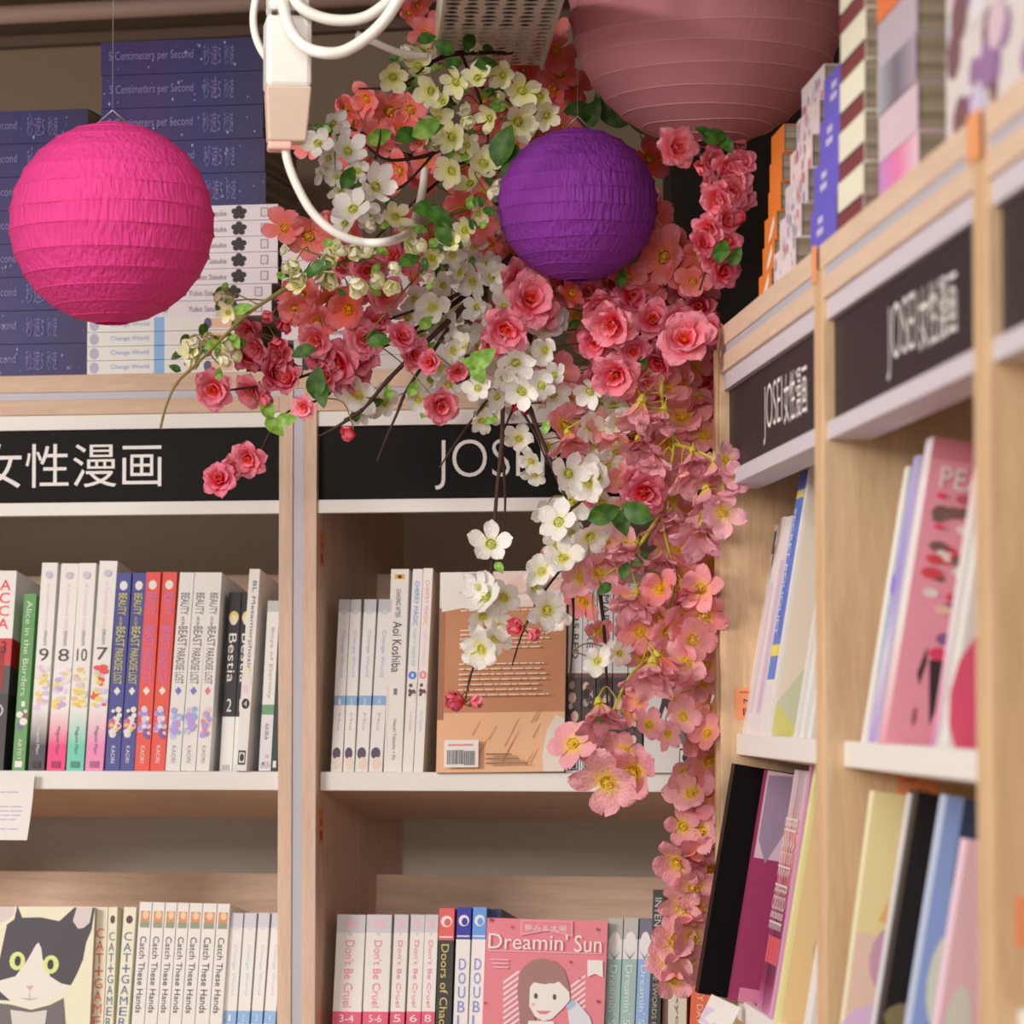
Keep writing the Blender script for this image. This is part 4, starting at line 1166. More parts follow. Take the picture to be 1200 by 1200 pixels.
P_CORAL = petal_mat('coral_petal', (216, 34, 38), (248, 84, 92), (254, 142, 152))
P_PEACH = petal_mat('peach_pink_petal', (244, 130, 60), (242, 122, 112), (246, 140, 140))
P_PALE = petal_mat('pale_pink_petal', (252, 196, 60), (255, 164, 160), (255, 160, 168))
P_PALE2 = petal_mat('rosy_petal', (250, 176, 56), (255, 146, 140), (255, 152, 156))
P_WHITE = petal_mat('white_petal', (206, 200, 110), (242, 230, 214), (250, 240, 232))
P_BLUSH = petal_mat('blush_white_petal', (214, 196, 90), (244, 216, 200), (250, 214, 212))
P_CREAM = petal_mat('cream_petal', (196, 190, 70), (234, 220, 160), (246, 232, 200))
S_YEL = mat('yellow_stamens', (236, 180, 40), .6)
S_RED = mat('amber_stamens', (206, 90, 30), .6)
S_GRN = mat('green_yellow_stamens', (196, 196, 70), .6)
M_BARK = mat('dark_bark', (66, 44, 38), .8)
M_TWIG = mat('olive_twig', (120, 104, 52), .7)
M_LIME = mat('lime_stem', (186, 176, 64), .6)


def leaf_mat(key, a, b_):
    def bld(m, nt, b):
        tc = nt.nodes.new('ShaderNodeTexCoord'); n = nt.nodes.new('ShaderNodeTexNoise'); n.inputs['Scale'].default_value = 3
        cr = nt.nodes.new('ShaderNodeValToRGB')
        cr.color_ramp.elements[0].position = .35; cr.color_ramp.elements[0].color = C(a)
        cr.color_ramp.elements[1].position = .65; cr.color_ramp.elements[1].color = C(b_)
        nt.links.new(tc.outputs['Object'], n.inputs[0]); nt.links.new(n.outputs[0], cr.inputs[0]); nt.links.new(cr.outputs[0], b.inputs['Base Color'])
    return mat(key, None, .45, 0, .4, build=bld)


M_LEAF = leaf_mat('light_green_leaf', (96, 138, 40), (140, 176, 78))
M_LEAFD = leaf_mat('dark_green_leaf', (38, 74, 20), (70, 106, 32))


def petal(V, F, A, L, Wd, elev, az, rnd, cup=.3, notch=.06, curl=.15, ruffle=.04, r0=.03, nu=6, nv=4, tone0=0.0):
    k = len(V)
    ph = rnd.uniform(0, 6); ca, sa = cos(az), sin(az)
    for i in range(nu + 1):
        t = i / nu
        w0 = min(1, max(0, (t * .97 + .015))) ** 1.25
        w_ = Wd * max(.16 * (1 - t), sin(pi * w0) ** .7)
        for j in range(nv + 1):
            s = (j / nv) * 2 - 1
            el_ = elev + cup * (t - .4) * 1.2 - curl * max(0, t - .7) * 3
            l = L * (t - notch * (t ** 4) * (1 - abs(s)) - .07 * (t ** 3) * s * s)
            x = s * w_
            z = l * sin(el_) + cup * .35 * w_ * s * s * 1.6 + ruffle * t * sin(4 * s + ph + 5 * t) * L
            y = r0 + l * cos(el_)
            V.append((x * ca - y * sa, x * sa + y * ca, z)); A.append(min(1, tone0 + t))
    for i in range(nu):
        for j in range(nv):
            a = k + i * (nv + 1) + j
            F.append((a, a + 1, a + nv + 2, a + nv + 1))


_FM = {}


def flower_mesh(kind, variant):
    key = (kind, variant)
    if key in _FM: return _FM[key]
    r = random.Random(hash(kind) % 1000 if False else sum(map(ord, kind)) * 7 + variant)
    V = []; F = []; A = []; SV = []; SF = []
    if kind == 'peach':       # double, ruffled
        for ring, (n, L, W_, el_, t0) in enumerate(((6, .55, .22, .15, .34), (6, .46, .21, .55, .16), (5, .30, .16, 1.0, 0))):
            for i in range(n):
                petal(V, F, A, L * r.uniform(.9, 1.08), W_ * r.uniform(.9, 1.1), el_ + r.uniform(-.2, .25), 2 * pi * (i + .5 * ring + r.uniform(-.2, .2)) / n, r, .35, .07, .25, .09, tone0=t0)
    elif kind == 'open':      # five broad notched petals
        for i in range(5):
            petal(V, F, A, .54 * r.uniform(.86, 1.1), .20 * r.uniform(.9, 1.12), .25 + r.uniform(-.25, .4), 2 * pi * (i + r.uniform(-.16, .16)) / 5, r, .22, .16, .2, .07)
    elif kind == 'bell':      # hanging, half closed
        for ring, (n, L, W_, el_) in enumerate(((5, .80, .21, 1.02), (4, .66, .18, 1.25))):
            for i in range(n):
                petal(V, F, A, L * r.uniform(.85, 1.08), W_ * r.uniform(.9, 1.1), el_ + r.uniform(-.18, .14), 2 * pi * (i + .4 * ring + r.uniform(-.15, .15)) / n, r, -.05, .14, .22, .06)
    elif kind == 'apple':     # round five petals, clean
        for i in range(5):
            petal(V, F, A, .53 * r.uniform(.88, 1.06), .185 * r.uniform(.92, 1.1), .22 + r.uniform(-.15, .35), 2 * pi * (i + r.uniform(-.12, .12)) / 5, r, .4, .03, .10, .04)
    elif kind == 'cup':       # small half-open cup
        for ring, (n, el_) in enumerate(((5, .5), (3, 1.0))):
            for i in range(n):
                petal(V, F, A, .50 * r.uniform(.86, 1.1), .19, el_ + r.uniform(-.2, .25), 2 * pi * (i + .5 * ring + r.uniform(-.1, .1)) / n, r, .75, .02, .0, .03)
    elif kind == 'bud':
        for ring, (n, el_) in enumerate(((4, 1.22), (3, 1.4))):
            for i in range(n):
                petal(V, F, A, .55, .26, el_, 2 * pi * (i + .5 * ring) / n, r, 1.0, .0, -.5, .02)
    me = bpy.data.meshes.new('blossom_' + kind)
    me.from_pydata(V, [], F); me.polygons.foreach_set('use_smooth', [True] * len(F))
    a = me.attributes.new('tone', 'FLOAT', 'POINT'); a.data.foreach_set('value', A); me.update()
    # stamens: centre disc and short filaments
    def blob(c, rr, n=6):
        k = len(SV); c = Vector(c)
        for (dx, dy, dz) in ((1, 0, 0), (-1, 0, 0), (0, 1, 0), (0, -1, 0), (0, 0, 1), (0, 0, -1)):
            SV.append(tuple(c + Vector((dx, dy, dz)) * rr))
        for f in ((0, 2, 4), (2, 1, 4), (1, 3, 4), (3, 0, 4), (2, 0, 5), (1, 2, 5), (3, 1, 5), (0, 3, 5)):
            SF.append(tuple(k + i for i in f))
    h = {'peach': .22, 'open': .14, 'bell': .2, 'apple': .10, 'cup': .2, 'bud': .2}[kind]
    blob((0, 0, h * .35), .055)
    for i in range(9):
        an = 2 * pi * i / 9 + r.uniform(-.2, .2); rr = r.uniform(.05, .10)
        tip = (rr * cos(an), rr * sin(an), h * r.uniform(.8, 1.2))
        k = len(SV)
        SV += [(.01 * cos(an), .01 * sin(an), .02), (.01 * cos(an + 2), .01 * sin(an + 2), .02), (tip[0], tip[1], tip[2])]
        SF.append((k, k + 1, k + 2)); blob(tip, .019)
    sm = bpy.data.meshes.new('stamens_' + kind); sm.from_pydata(SV, [], SF); sm.update()
    _FM[key] = (me, sm)
    return _FM[key]


# calyx: little green-yellow cone behind each blossom
_cal = bpy.data.meshes.new('calyx')
_n = 8
_cal.from_pydata([(.05 * cos(2 * pi * i / _n), .05 * sin(2 * pi * i / _n), -.10) for i in range(_n)] + [(.11 * cos(2 * pi * i / _n), .11 * sin(2 * pi * i / _n), .05) for i in range(_n)] + [(0, 0, -.14)], [],
                 [(i, (i + 1) % _n, _n + (i + 1) % _n, _n + i) for i in range(_n)] + [((i + 1) % _n, i, 2 * _n) for i in range(_n)])

_MM = {}


def coloured(me, m, tag_):
    key = (me.name, m.name)
    if key not in _MM:
        c = me.copy(); c.materials.clear(); c.materials.append(m); _MM[key] = c
    return _MM[key]


KIND = {  # code: (mesh kind, petal material, stamens, calyx material, facing)
    'P': ('peach', P_CORAL, S_RED, M_TWIG), 'Q': ('open', P_PEACH, S_YEL, M_TWIG), 'C': ('open', P_PALE, S_YEL, M_LIME), 'D': ('bell', P_PALE, S_YEL, M_LIME),
    'E': ('open', P_PALE2, S_YEL, M_LIME), 'G': ('bell', P_PALE2, S_YEL, M_LIME), 'W': ('apple', P_WHITE, S_GRN, M_TWIG), 'B': ('open', P_BLUSH, S_GRN, M_LIME), 'K': ('cup', P_CREAM, S_GRN, M_TWIG),
    'A': ('apple', P_CREAM, S_GRN, M_TWIG), 'N': ('bud', P_CREAM, S_GRN, M_TWIG), 'V': ('apple', P_BLUSH, S_GRN, M_TWIG), 'R': ('cup', P_CORAL, S_RED, M_TWIG)}


def basis(f, spin):
    z = f.normalized(); x = z.orthogonal().normalized(); y = z.cross(x)
    x2 = x * cos(spin) + y * sin(spin); y2 = z.cross(x2)
    return Matrix(((x2.x, y2.x, z.x), (x2.y, y2.y, z.y), (x2.z, y2.z, z.z)))


def leaf_obj(parent, u, v, size, Y, ang, r, m):
    """pointed oval leaf, folded along its midrib"""
    V = []; F = []
    n = 6
    for i in range(n + 1):
        t = i / n; w_ = .30 * sin(pi * (t ** .8)) ** .8
        if i in (0, n): w_ = .01
        for s in (-1, -.5, 0, .5, 1):
            V.append((s * w_, t - .5, .12 * abs(s) * w_ * 2 - .25 * (t - .5) ** 2 + .02 * sin(9 * t) * s))
    for i in range(n):
        for j in range(4):
            a = i * 5 + j; F.append((a, a + 1, a + 6, a + 5))
    c = at(u, v, Y); s = size * Y / FPX
    f = Vector((r.uniform(-.5, .5), -1, r.uniform(-.3, .5)))
    z = f.normalized(); d = Vector((cos(ang), 0, sin(ang))); y = (d - z * d.dot(z)).normalized(); x = y.cross(z)
    M = Matrix(((x.x * s, y.x * s, z.x * s, c.x), (x.y * s, y.y * s, z.y * s, c.y), (x.z * s, y.z * s, z.z * s, c.z), (0, 0, 0, 1)))
    return link_mesh('leaf', V, F, m, parent, smooth=True, M=parent.matrix_world.inverted() @ M)


def spray(name, label, cat, paths, fl, seed, leaves=(), bark=M_BARK, rad=.0022, Yb=2.95, group='silk blossom sprays hung at the corner', jit=.018, down=0.0, twigm=None, sprig=0):
    """paths: lists of (u, v, Y[, radius]) for the woody stems; fl: 'code' -> list of (u, v, size[, Y])"""
    r = random.Random(seed)
    root = at(*paths[0][0][:3])
    e = empty(name, Matrix.Translation(root), label, cat, group)
    inv = Matrix.Translation(-root)
    P3 = []; tubes = []
    for p in paths:
        pts = [at(q[0], q[1], q[2]) for q in p]
        sp_ = smooth_path(pts, 6)
        n = len(sp_)
        r_0 = p[0][3] if len(p[0]) > 3 else rad; r_1 = p[-1][3] if len(p[-1]) > 3 else rad * .45
        tubes.append([(q - root, (r_0 + (r_1 - r_0) * i / n) * .72 * (1 + .25 * (r.random() < .15))) for i, q in enumerate(sp_)])
        P3 += sp_
    tube('stem', tubes, bark, e, 6)
    twigs = []
    for code, lst in fl.items():
        kd, pm, smt, cm = KIND[code]
        for q in lst:
            u, v, size = q[:3]
            Y = q[3] if len(q) > 3 else Yb + r.uniform(-jit, jit)
            if v > 860 and code in 'CE': size *= 1.25
            size = size * {'open': 1.12, 'apple': 1.08, 'cup': 1.12, 'peach': 1.06}.get(kd, 1)
            c = at(u, v, Y); s = size * Y / FPX
            if kd == 'bell':
                f = Vector((r.uniform(-.45, .45), r.uniform(-.75, -.15), -1))
                c = c + Vector((0, 0, s * .36))
            elif kd in ('cup', 'bud'):
                f = Vector((r.uniform(-.9, .9), -r.uniform(.2, 1), r.uniform(-.9, .5)))
            else:
                f = Vector((r.uniform(-.8, .8), -1, r.uniform(-.8, .5) - down))
            B = basis(f, r.uniform(0, 6.28))
            M = (Matrix.Translation(c - root) @ B.to_4x4() @ Matrix.Diagonal((s * r.uniform(.88, 1.08), s * r.uniform(.88, 1.08), s * r.uniform(.85, 1.15), 1)))
            vr = r.randrange(4)
            me, sm = flower_mesh(kd, vr)
            b = bpy.data.objects.new('blossom', coloured(me, pm, 'p')); COL.objects.link(b); b.parent = e; b.matrix_local = M
            if size > 24 and kd != 'bud':
                g = bpy.data.objects.new('stamens', coloured(sm, smt, 's')); COL.objects.link(g); g.parent = b
            g = bpy.data.objects.new('calyx', coloured(_cal, cm, 'c')); COL.objects.link(g); g.parent = b
            back = c - B.col[2] * s * .10
            near_ = min(P3, key=lambda w_: (w_ - back).length + .6 * max(0, back.z - w_.z))
            L = (near_ - back).length
            if L < .11:
                mid = (near_ + back) / 2 - B.col[2] * min(.008, L * .3) + Vector((0, 0, .004))
                twigs.append([(p_ - root, .0006) for p_ in smooth_path([near_, mid, back], 4)])
    if twigs:
        tube('twigs', twigs, twigm or (M_LIME if bark is M_LIME else M_TWIG), e, 5)['kind'] = 'stuff'
    allq = [q for l_ in fl.values() for q in l_]
    for k_ in range(sprig):
        q = r.choice(allq); an = r.uniform(0, 6.28)
        leaf_obj(e, q[0] + q[2] * .5 * cos(an), q[1] + q[2] * .5 * sin(an), r.uniform(13, 21), (q[3] if len(q) > 3 else Yb) + .006, an, r, M_LEAFD if r.random() < .6 else M_LEAF)
    for q in leaves:
        u, v, size, ang = q[:4]
        leaf_obj(e, u, v, size, q[5] if len(q) > 5 else Yb - .02, radians(ang), r, M_LEAFD if (len(q) > 4 and q[4] == 'd') else M_LEAF)
    return e


def around(seed, n, box, size, Y=None):
    r = random.Random(seed)
    return [(r.uniform(box[0], box[2]), r.uniform(box[1], box[3]), size * r.uniform(.8, 1.15)) + ((Y + r.uniform(-.02, .02),) if Y else ()) for _ in range(n)]


HUB = (640, 250, 3.02)
# 1 coral branch to the left tip
spray('coral_branch', 'coral-pink peach branch reaching left over the case top, its tip flower over the white strip', 'flowers',
      [[(600, 300, 3.02, .004), (540, 350, 3.0), (470, 395, 2.98), (400, 425, 2.96), (330, 448, 2.94), (262, 458, 2.93)], [(470, 395, 2.98), (400, 360, 2.97), (345, 350, 2.95), (300, 390, 2.94)], [(400, 425, 2.96), (385, 462, 2.95), (330, 488, 2.94), (300, 540, 2.93)]],
      {'P': [(252, 457, 50, 2.91), (296, 458, 42), (320, 437, 50), (288, 418, 44), (340, 446, 42), (330, 415, 40), (292, 386, 34), (302, 405, 40), (372, 398, 46), (398, 424, 56), (420, 420, 56), (425, 398, 44), (385, 440, 40), (412, 445, 44), (378, 420, 42),
             (470, 396, 40), (484, 416, 40), (258, 563, 44, 2.91), (292, 536, 40, 2.92), (272, 548, 34, 2.92), (357, 477, 32, 2.92), (440, 380, 44), (405, 310, 46), (432, 318, 46), (462, 300, 46), (480, 300, 40), (450, 345, 44), (515, 474, 50, 2.90), (536, 435, 30, 2.92), (505, 425, 30)],
       'R': [(318, 368, 26), (335, 378, 26), (324, 400, 28), (345, 428, 28), (305, 470, 30), (262, 470, 24), (412, 503, 30, 2.91)]},
      1, [(312, 478, 30, 120), (322, 500, 32, -50), (335, 492, 28, 10), (371, 448, 40, 80, 'd'), (378, 462, 34, -80, 'd'), (355, 412, 30, 200, 'd'), (560, 420, 30, 30), (548, 430, 26, 160), (562, 435, 26, -60)], Yb=2.94)
# 2 peach-coloured open cherries, upper left, behind the white ones
spray('peach_pink_branch', 'peach-pink cherry spray with orange centres behind the white cable, left of the purple lantern', 'flowers',
      [[(610, 200, 3.06, .004), (540, 190, 3.05), (470, 180, 3.04), (410, 150, 3.03), (370, 150, 3.02)], [(540, 190, 3.05), (470, 250, 3.02), (400, 310, 3.0), (350, 280, 2.98)]],
      {'Q': [(418, 135, 52), (455, 130, 56), (482, 128, 50), (440, 165, 48), (400, 170, 44), (352, 148, 34), (358, 170, 36), (500, 188, 44), (492, 168, 30), (470, 200, 46), (450, 215, 44), (362, 276, 62, 2.96), (334, 268, 46, 2.96), (384, 262, 40, 2.96), (356, 345, 56, 2.95),
             (386, 352, 58, 2.95), (410, 362, 58, 2.94), (345, 360, 44, 2.95), (372, 378, 46, 2.95), (430, 340, 44), (400, 250, 36), (548, 245, 50, 2.97), (562, 262, 44, 2.96), (540, 230, 40), (575, 285, 36), (600, 300, 36), (505, 30, 34, 2.98), (478, 16, 34, 2.98), (498, 40, 40, 2.97), (488, 6, 34, 2.98),
             (430, 115, 40), (404, 128, 36), (398, 198, 40), (470, 155, 44), (652, 60, 50, 3.06), (655, 88, 50, 3.06), (645, 35, 44, 3.06), (660, 150, 34, 3.04)]},
      2, [(445, 160, 34, 20), (478, 158, 36, 30, 'd')], Yb=3.02)
# 3 white apple sprig
spray('white_apple_sprig', 'bright white apple blossom cluster beside the hanging white cable', 'flowers',
      [[(545, 152, 2.98, .0030), (510, 178, 2.95, .003), (480, 186, 2.93), (450, 186, 2.90), (420, 165, 2.88), (380, 155, 2.87)], [(510, 178, 2.95), (472, 218, 2.90), (440, 225, 2.87)], [(440, 186, 2.89), (445, 165, 2.88), (446, 152, 2.88)]],
      {'W': [(390, 146, 38), (372, 168, 40), (407, 178, 46), (384, 186, 40), (439, 220, 54, 2.84), (414, 246, 50, 2.84), (396, 160, 34), (400, 225, 34), (425, 240, 40), (380, 200, 36), (420, 200, 34), (432, 255, 36), (405, 262, 36), (394, 207, 26)]},
      3, sprig=10, leaves=[(408, 208, 32, 60, 'd'), (500, 150, 40, 30)], Yb=2.87, rad=.002)
# 4 cream spray at the top, under the tray
spray('cream_blossom_spray', 'cream and yellow-green blossom spray under the perforated tray, above the purple lantern', 'flowers',
      [[(600, 60, 2.98, .004), (540, 62, 2.95), (508, 72, 2.93), (470, 100, 2.91), (420, 104, 2.90)], [(540, 62, 2.95), (560, 110, 2.94), (572, 160, 2.93), (560, 200, 2.92)], [(560, 100, 2.94), (600, 120, 2.95), (640, 130, 2.95)]],
      {'A': [(460, 90, 40), (535, 96, 40), (506, 106, 42), (560, 92, 38), (590, 88, 36), (612, 106, 42), (633, 112, 36), (513, 140, 40), (530, 160, 46), (575, 138, 38), (606, 142, 50), (530, 200, 42), (566, 192, 46), (552, 216, 40), (545, 182, 34), (620, 140, 40), (490, 78, 40), (495, 60, 34), (520, 120, 32), (640, 135, 34), (580, 110, 30), (548, 170, 30)],
       'N': [(582, 115, 20), (541, 122, 26), (544, 144, 24), (560, 60, 22)], 'K': [(475, 68, 30), (530, 112, 30), (505, 165, 28), (548, 140, 26), (582, 212, 30), (572, 225, 30)]},
      4, sprig=30, leaves=[(590, 170, 54, 70, 'd'), (600, 185, 50, 110, 'd'), (505, 152, 34, 20, 'd'), (520, 55, 30, 150, 'd'), (500, 45, 26, 20, 'd'), (550, 48, 28, 60, 'd'), (570, 75, 30, 10, 'd'), (530, 75, 26, 200, 'd')], Yb=2.91)
# 5 cream spray to the left tip
spray('cream_drooping_branch', 'cream blossom branch whose bare tip droops over the case edge below the pink lantern', 'flowers',
      [[(560, 240, 2.96, .003), (500, 262, 2.93), (420, 300, 2.90), (370, 320, 2.88), (335, 338, 2.86), (290, 368, 2.85), (262, 395, 2.84), (232, 425, 2.83), (208, 448, 2.83), (195, 475, 2.83), (188, 502, 2.83, .0013)], [(420, 300, 2.90), (380, 300, 2.88), (350, 290, 2.88)], [(500, 262, 2.93), (505, 300, 2.92), (470, 345, 2.91), (445, 375, 2.91), (430, 395, 2.91, .0007)]],
      {'K': [(220, 402, 34), (219, 426, 30), (252, 346, 26), (268, 352, 30), (276, 378, 36), (262, 404, 28), (258, 425, 26), (282, 415, 26), (240, 398, 22), (388, 303, 30), (416, 292, 32), (416, 330, 40), (384, 325, 38), (345, 308, 30), (348, 326, 28), (450, 328, 32), (463, 337, 30), (485, 284, 34), (402, 300, 26), (470, 312, 28), (435, 300, 28), (500, 290, 30), (340, 318, 24)],
       'A': [(463, 255, 36), (507, 303, 34), (545, 270, 34), (530, 285, 30), (560, 250, 28), (478, 270, 28), (268, 366, 30), (224, 410, 30), (395, 292, 28), (350, 335, 26)], 'N': [(337, 294, 20), (497, 323, 26), (444, 325, 22), (440, 262, 22)]},
      5, sprig=46, leaves=[(250, 405, 24, 200), (285, 362, 26, 20), (375, 312, 30, 20, 'd'), (365, 318, 26, 190, 'd'), (480, 305, 30, 30, 'd'), (500, 245, 36, 10, 'd'), (515, 255, 40, -30, 'd'), (520, 275, 34, -60, 'd'), (445, 400, 30, 10, 'd'), (275, 400, 24, -60)], Yb=2.87, bark=M_TWIG, rad=.0017)
# 6 bare dark twigs with blush flowers, sweeping down-left
spray('blush_branch', 'long dark twig sweeping down-left with blush-white flowers, ending above the black sign', 'flowers',
      [[(620, 290, 3.0, .005), (575, 330, 2.98, .0045), (530, 372, 2.96), (490, 410, 2.95), (455, 445, 2.94), (425, 480, 2.93), (403, 492, 2.93, .0015)], [(575, 322, 2.98), (530, 348, 2.97), (490, 362, 2.96), (440, 380, 2.95, .001)], [(548, 352, 2.97), (512, 405, 2.96), (478, 455, 2.95), (465, 485, 2.94), (452, 515, 2.94), (442, 541, 2.94, .001)],
       [(530, 348, 2.97), (500, 385, 2.96), (455, 398, 2.95), (420, 402, 2.95, .001)], [(425, 480, 2.93), (395, 500, 2.93), (372, 512, 2.93, .0006)]],
      {'B': [(420, 463, 46), (452, 472, 40), (425, 482, 34), (508, 360, 46), (520, 380, 44), (485, 350, 36), (540, 395, 40), (515, 430, 40), (530, 410, 34), (490, 468, 34), (495, 395, 30), (555, 330, 40), (575, 325, 36), (570, 310, 34), (540, 320, 36), (590, 345, 34), (505, 300, 40), (530, 300, 36), (555, 290, 36)],
       'V': [(478, 372, 34), (560, 360, 34), (505, 445, 36), (525, 450, 34), (545, 405, 36), (520, 335, 34), (590, 320, 32)]},
      6, sprig=16, leaves=[(484, 455, 22, 60), (455, 460, 20, 100), (500, 378, 24, 40), (440, 395, 28, 10, 'd')], Yb=2.96, rad=.0028)
# 7 coral double flowers below and right of the purple lantern
spray('coral_cluster', 'dense coral double-peach flowers directly under and right of the purple lantern', 'flowers',
      [[(700, 290, 3.0, .005), (660, 330, 2.97), (600, 380, 2.94), (565, 430, 2.93), (535, 450, 2.92)], [(780, 280, 3.0, .004), (770, 340, 2.97), (750, 390, 2.95), (730, 430, 2.93)], [(770, 340, 2.97), (800, 380, 2.94), (812, 400, 2.93)]],
      {'P': [(620, 352, 66, 2.92), (592, 386, 54, 2.91), (606, 326, 50, 2.95), (640, 365, 48, 2.93), (690, 345, 42), (660, 332, 40, 2.96), (720, 378, 64, 2.90), (723, 438, 60, 2.89), (803, 400, 66, 2.89), (704, 358, 50), (742, 412, 40), (700, 400, 44), (772, 424, 44), (790, 375, 46), (690, 325, 40, 2.96), (740, 350, 50), (765, 375, 46), (775, 400, 40), (820, 360, 46, 2.96), (800, 345, 46, 2.97), (715, 330, 44, 2.96), (755, 445, 36), (700, 440, 36, 2.96), (575, 405, 34), (835, 385, 38, 2.93)],
       'Q': [(780, 302, 66, 2.94), (762, 312, 50, 2.95), (796, 290, 46, 2.96), (755, 352, 54, 2.95), (735, 325, 44), (800, 320, 46), (650, 342, 40, 2.95), (820, 300, 44), (668, 345, 34), (812, 330, 44)]},
      7, [(567, 420, 36, 40, 'l', 2.89), (553, 425, 26, 170, 'l', 2.89), (560, 438, 28, -60, 'l', 2.89), (728, 325, 26, 80, 'd'), (752, 425, 24, 60, 'd'), (740, 300, 30, 20, 'd')], Yb=2.94)
# 8 coral branch in front of the rose lantern
spray('coral_right_branch', 'coral flowers hanging in front of the big rose lantern, beside the side-wall stacks', 'flowers',
      [[(800, 165, 2.80, .003), (830, 190, 2.79), (850, 230, 2.79), (838, 280, 2.80), (820, 340, 2.83)], [(830, 165, 2.80), (870, 170, 2.80, .001)]],
      {'P': [(790, 173, 54, 2.77), (833, 188, 38), (852, 196, 44), (862, 210, 42), (836, 210, 40), (842, 232, 46), (856, 226, 40), (832, 266, 44), (848, 258, 40), (850, 285, 38), (868, 192, 34), (838, 300, 40), (822, 285, 34), (872, 230, 34), (846, 318, 40)], 'R': [(813, 166, 28), (858, 168, 26), (820, 200, 26), (866, 262, 30), (870, 178, 26)]},
      8, [(838, 160, 34, 20, 'd'), (826, 155, 26, 150, 'd'), (852, 170, 26, -60, 'd'), (846, 294, 34, 80, 'd'), (862, 300, 26, 60, 'd')], Yb=2.80, jit=.012)
# 9 white blossom hanging over the sign
spray('white_hanging_branch', 'white blossom branch hanging over the lettering of the black sign', 'flowers',
      [[(640, 330, 3.0, .004), (622, 390, 2.96), (610, 440, 2.94), (625, 490, 2.93), (645, 540, 2.92), (665, 590, 2.91), (680, 640, 2.92), (678, 690, 2.93)], [(622, 390, 2.96), (590, 440, 2.94), (570, 470, 2.93), (540, 510, 2.92), (515, 548, 2.92, .001)], [(665, 600, 2.91), (690, 580, 2.91)]],
      {'W': [(604, 424, 46, 2.90), (590, 442, 38, 2.90), (560, 455, 38, 2.90), (612, 458, 48, 2.90), (634, 452, 40, 2.91), (566, 478, 36), (582, 465, 32), (648, 462, 40), (692, 458, 44, 2.91), (705, 470, 36), (575, 368, 36, 2.95), (655, 372, 40, 2.95), (640, 385, 42, 2.94), (665, 555, 56, 2.89), (690, 545, 40), (655, 612, 50, 2.90), (640, 600, 38), (670, 625, 36), (600, 405, 34), (622, 415, 34), (718, 475, 34), (680, 472, 38), (650, 440, 36)],
       'B': [(690, 565, 50, 2.90), (672, 588, 46), (702, 556, 44), (706, 588, 38), (690, 628, 48, 2.90), (682, 645, 40), (712, 600, 36), (563, 492, 34), (580, 490, 26), (690, 500, 40), (700, 520, 40), (725, 495, 40), (720, 530, 38), (712, 545, 34), (670, 500, 34), (740, 470, 34), (652, 640, 34), (700, 660, 36), (640, 410, 36), (590, 360, 34)],
       'R': [(602, 475, 16), (612, 483, 14), (686, 588, 26), (640, 650, 18)]},
      9, sprig=8, leaves=[(575, 492, 18, 30), (640, 500, 18, 80)], Yb=2.93)
# 10 thin twigs hanging straight down with red tips
spray('thin_hanging_twigs', 'two thin dark twigs hanging straight down in front of the amber back cover, red-tipped', 'flowers',
      [[(612, 400, 2.96, .003), (592, 450, 2.93), (588, 520, 2.91, .003), (582, 580, 2.90), (578, 640, 2.90), (573, 700, 2.90), (568, 745, 2.90), (552, 790, 2.90), (545, 822, 2.90, .001)], [(588, 520, 2.91), (592, 580, 2.91), (590, 630, 2.91, .001)], [(680, 640, 2.92, .002), (640, 690, 2.91), (615, 735, 2.90), (600, 780, 2.90, .0008)], [(600, 482, 2.93), (590, 505, 2.92)],
       [(612, 482, 2.94), (628, 510, 2.93), (642, 545, 2.92)], [(668, 660, 2.93), (672, 720, 2.93), (668, 800, 2.93, .001)], [(700, 670, 2.95, .003), (708, 740, 2.95), (712, 830, 2.95, .001)]],
      {'W': [(575, 638, 50, 2.885), (570, 700, 54, 2.885), (560, 688, 40, 2.89), (712, 770, 38, 2.92)],
       'B': [(565, 722, 40), (585, 735, 40), (565, 760, 46, 2.885), (580, 748, 40), (640, 715, 50, 2.88), (625, 690, 40), (655, 725, 34), (636, 670, 44, 2.9), (660, 655, 44), (590, 700, 40), (556, 765, 32), (700, 775, 34), (725, 765, 34)],
       'R': [(608, 736, 32, 2.875), (620, 742, 28, 2.875), (543, 822, 38, 2.875), (536, 818, 28, 2.875), (552, 826, 26, 2.875), (600, 733, 22, 2.875)]},
      10, [(585, 665, 18, -60), (708, 690, 22, 220, 'd'), (700, 845, 20, 240)], Yb=2.895, rad=.0018, jit=.01)
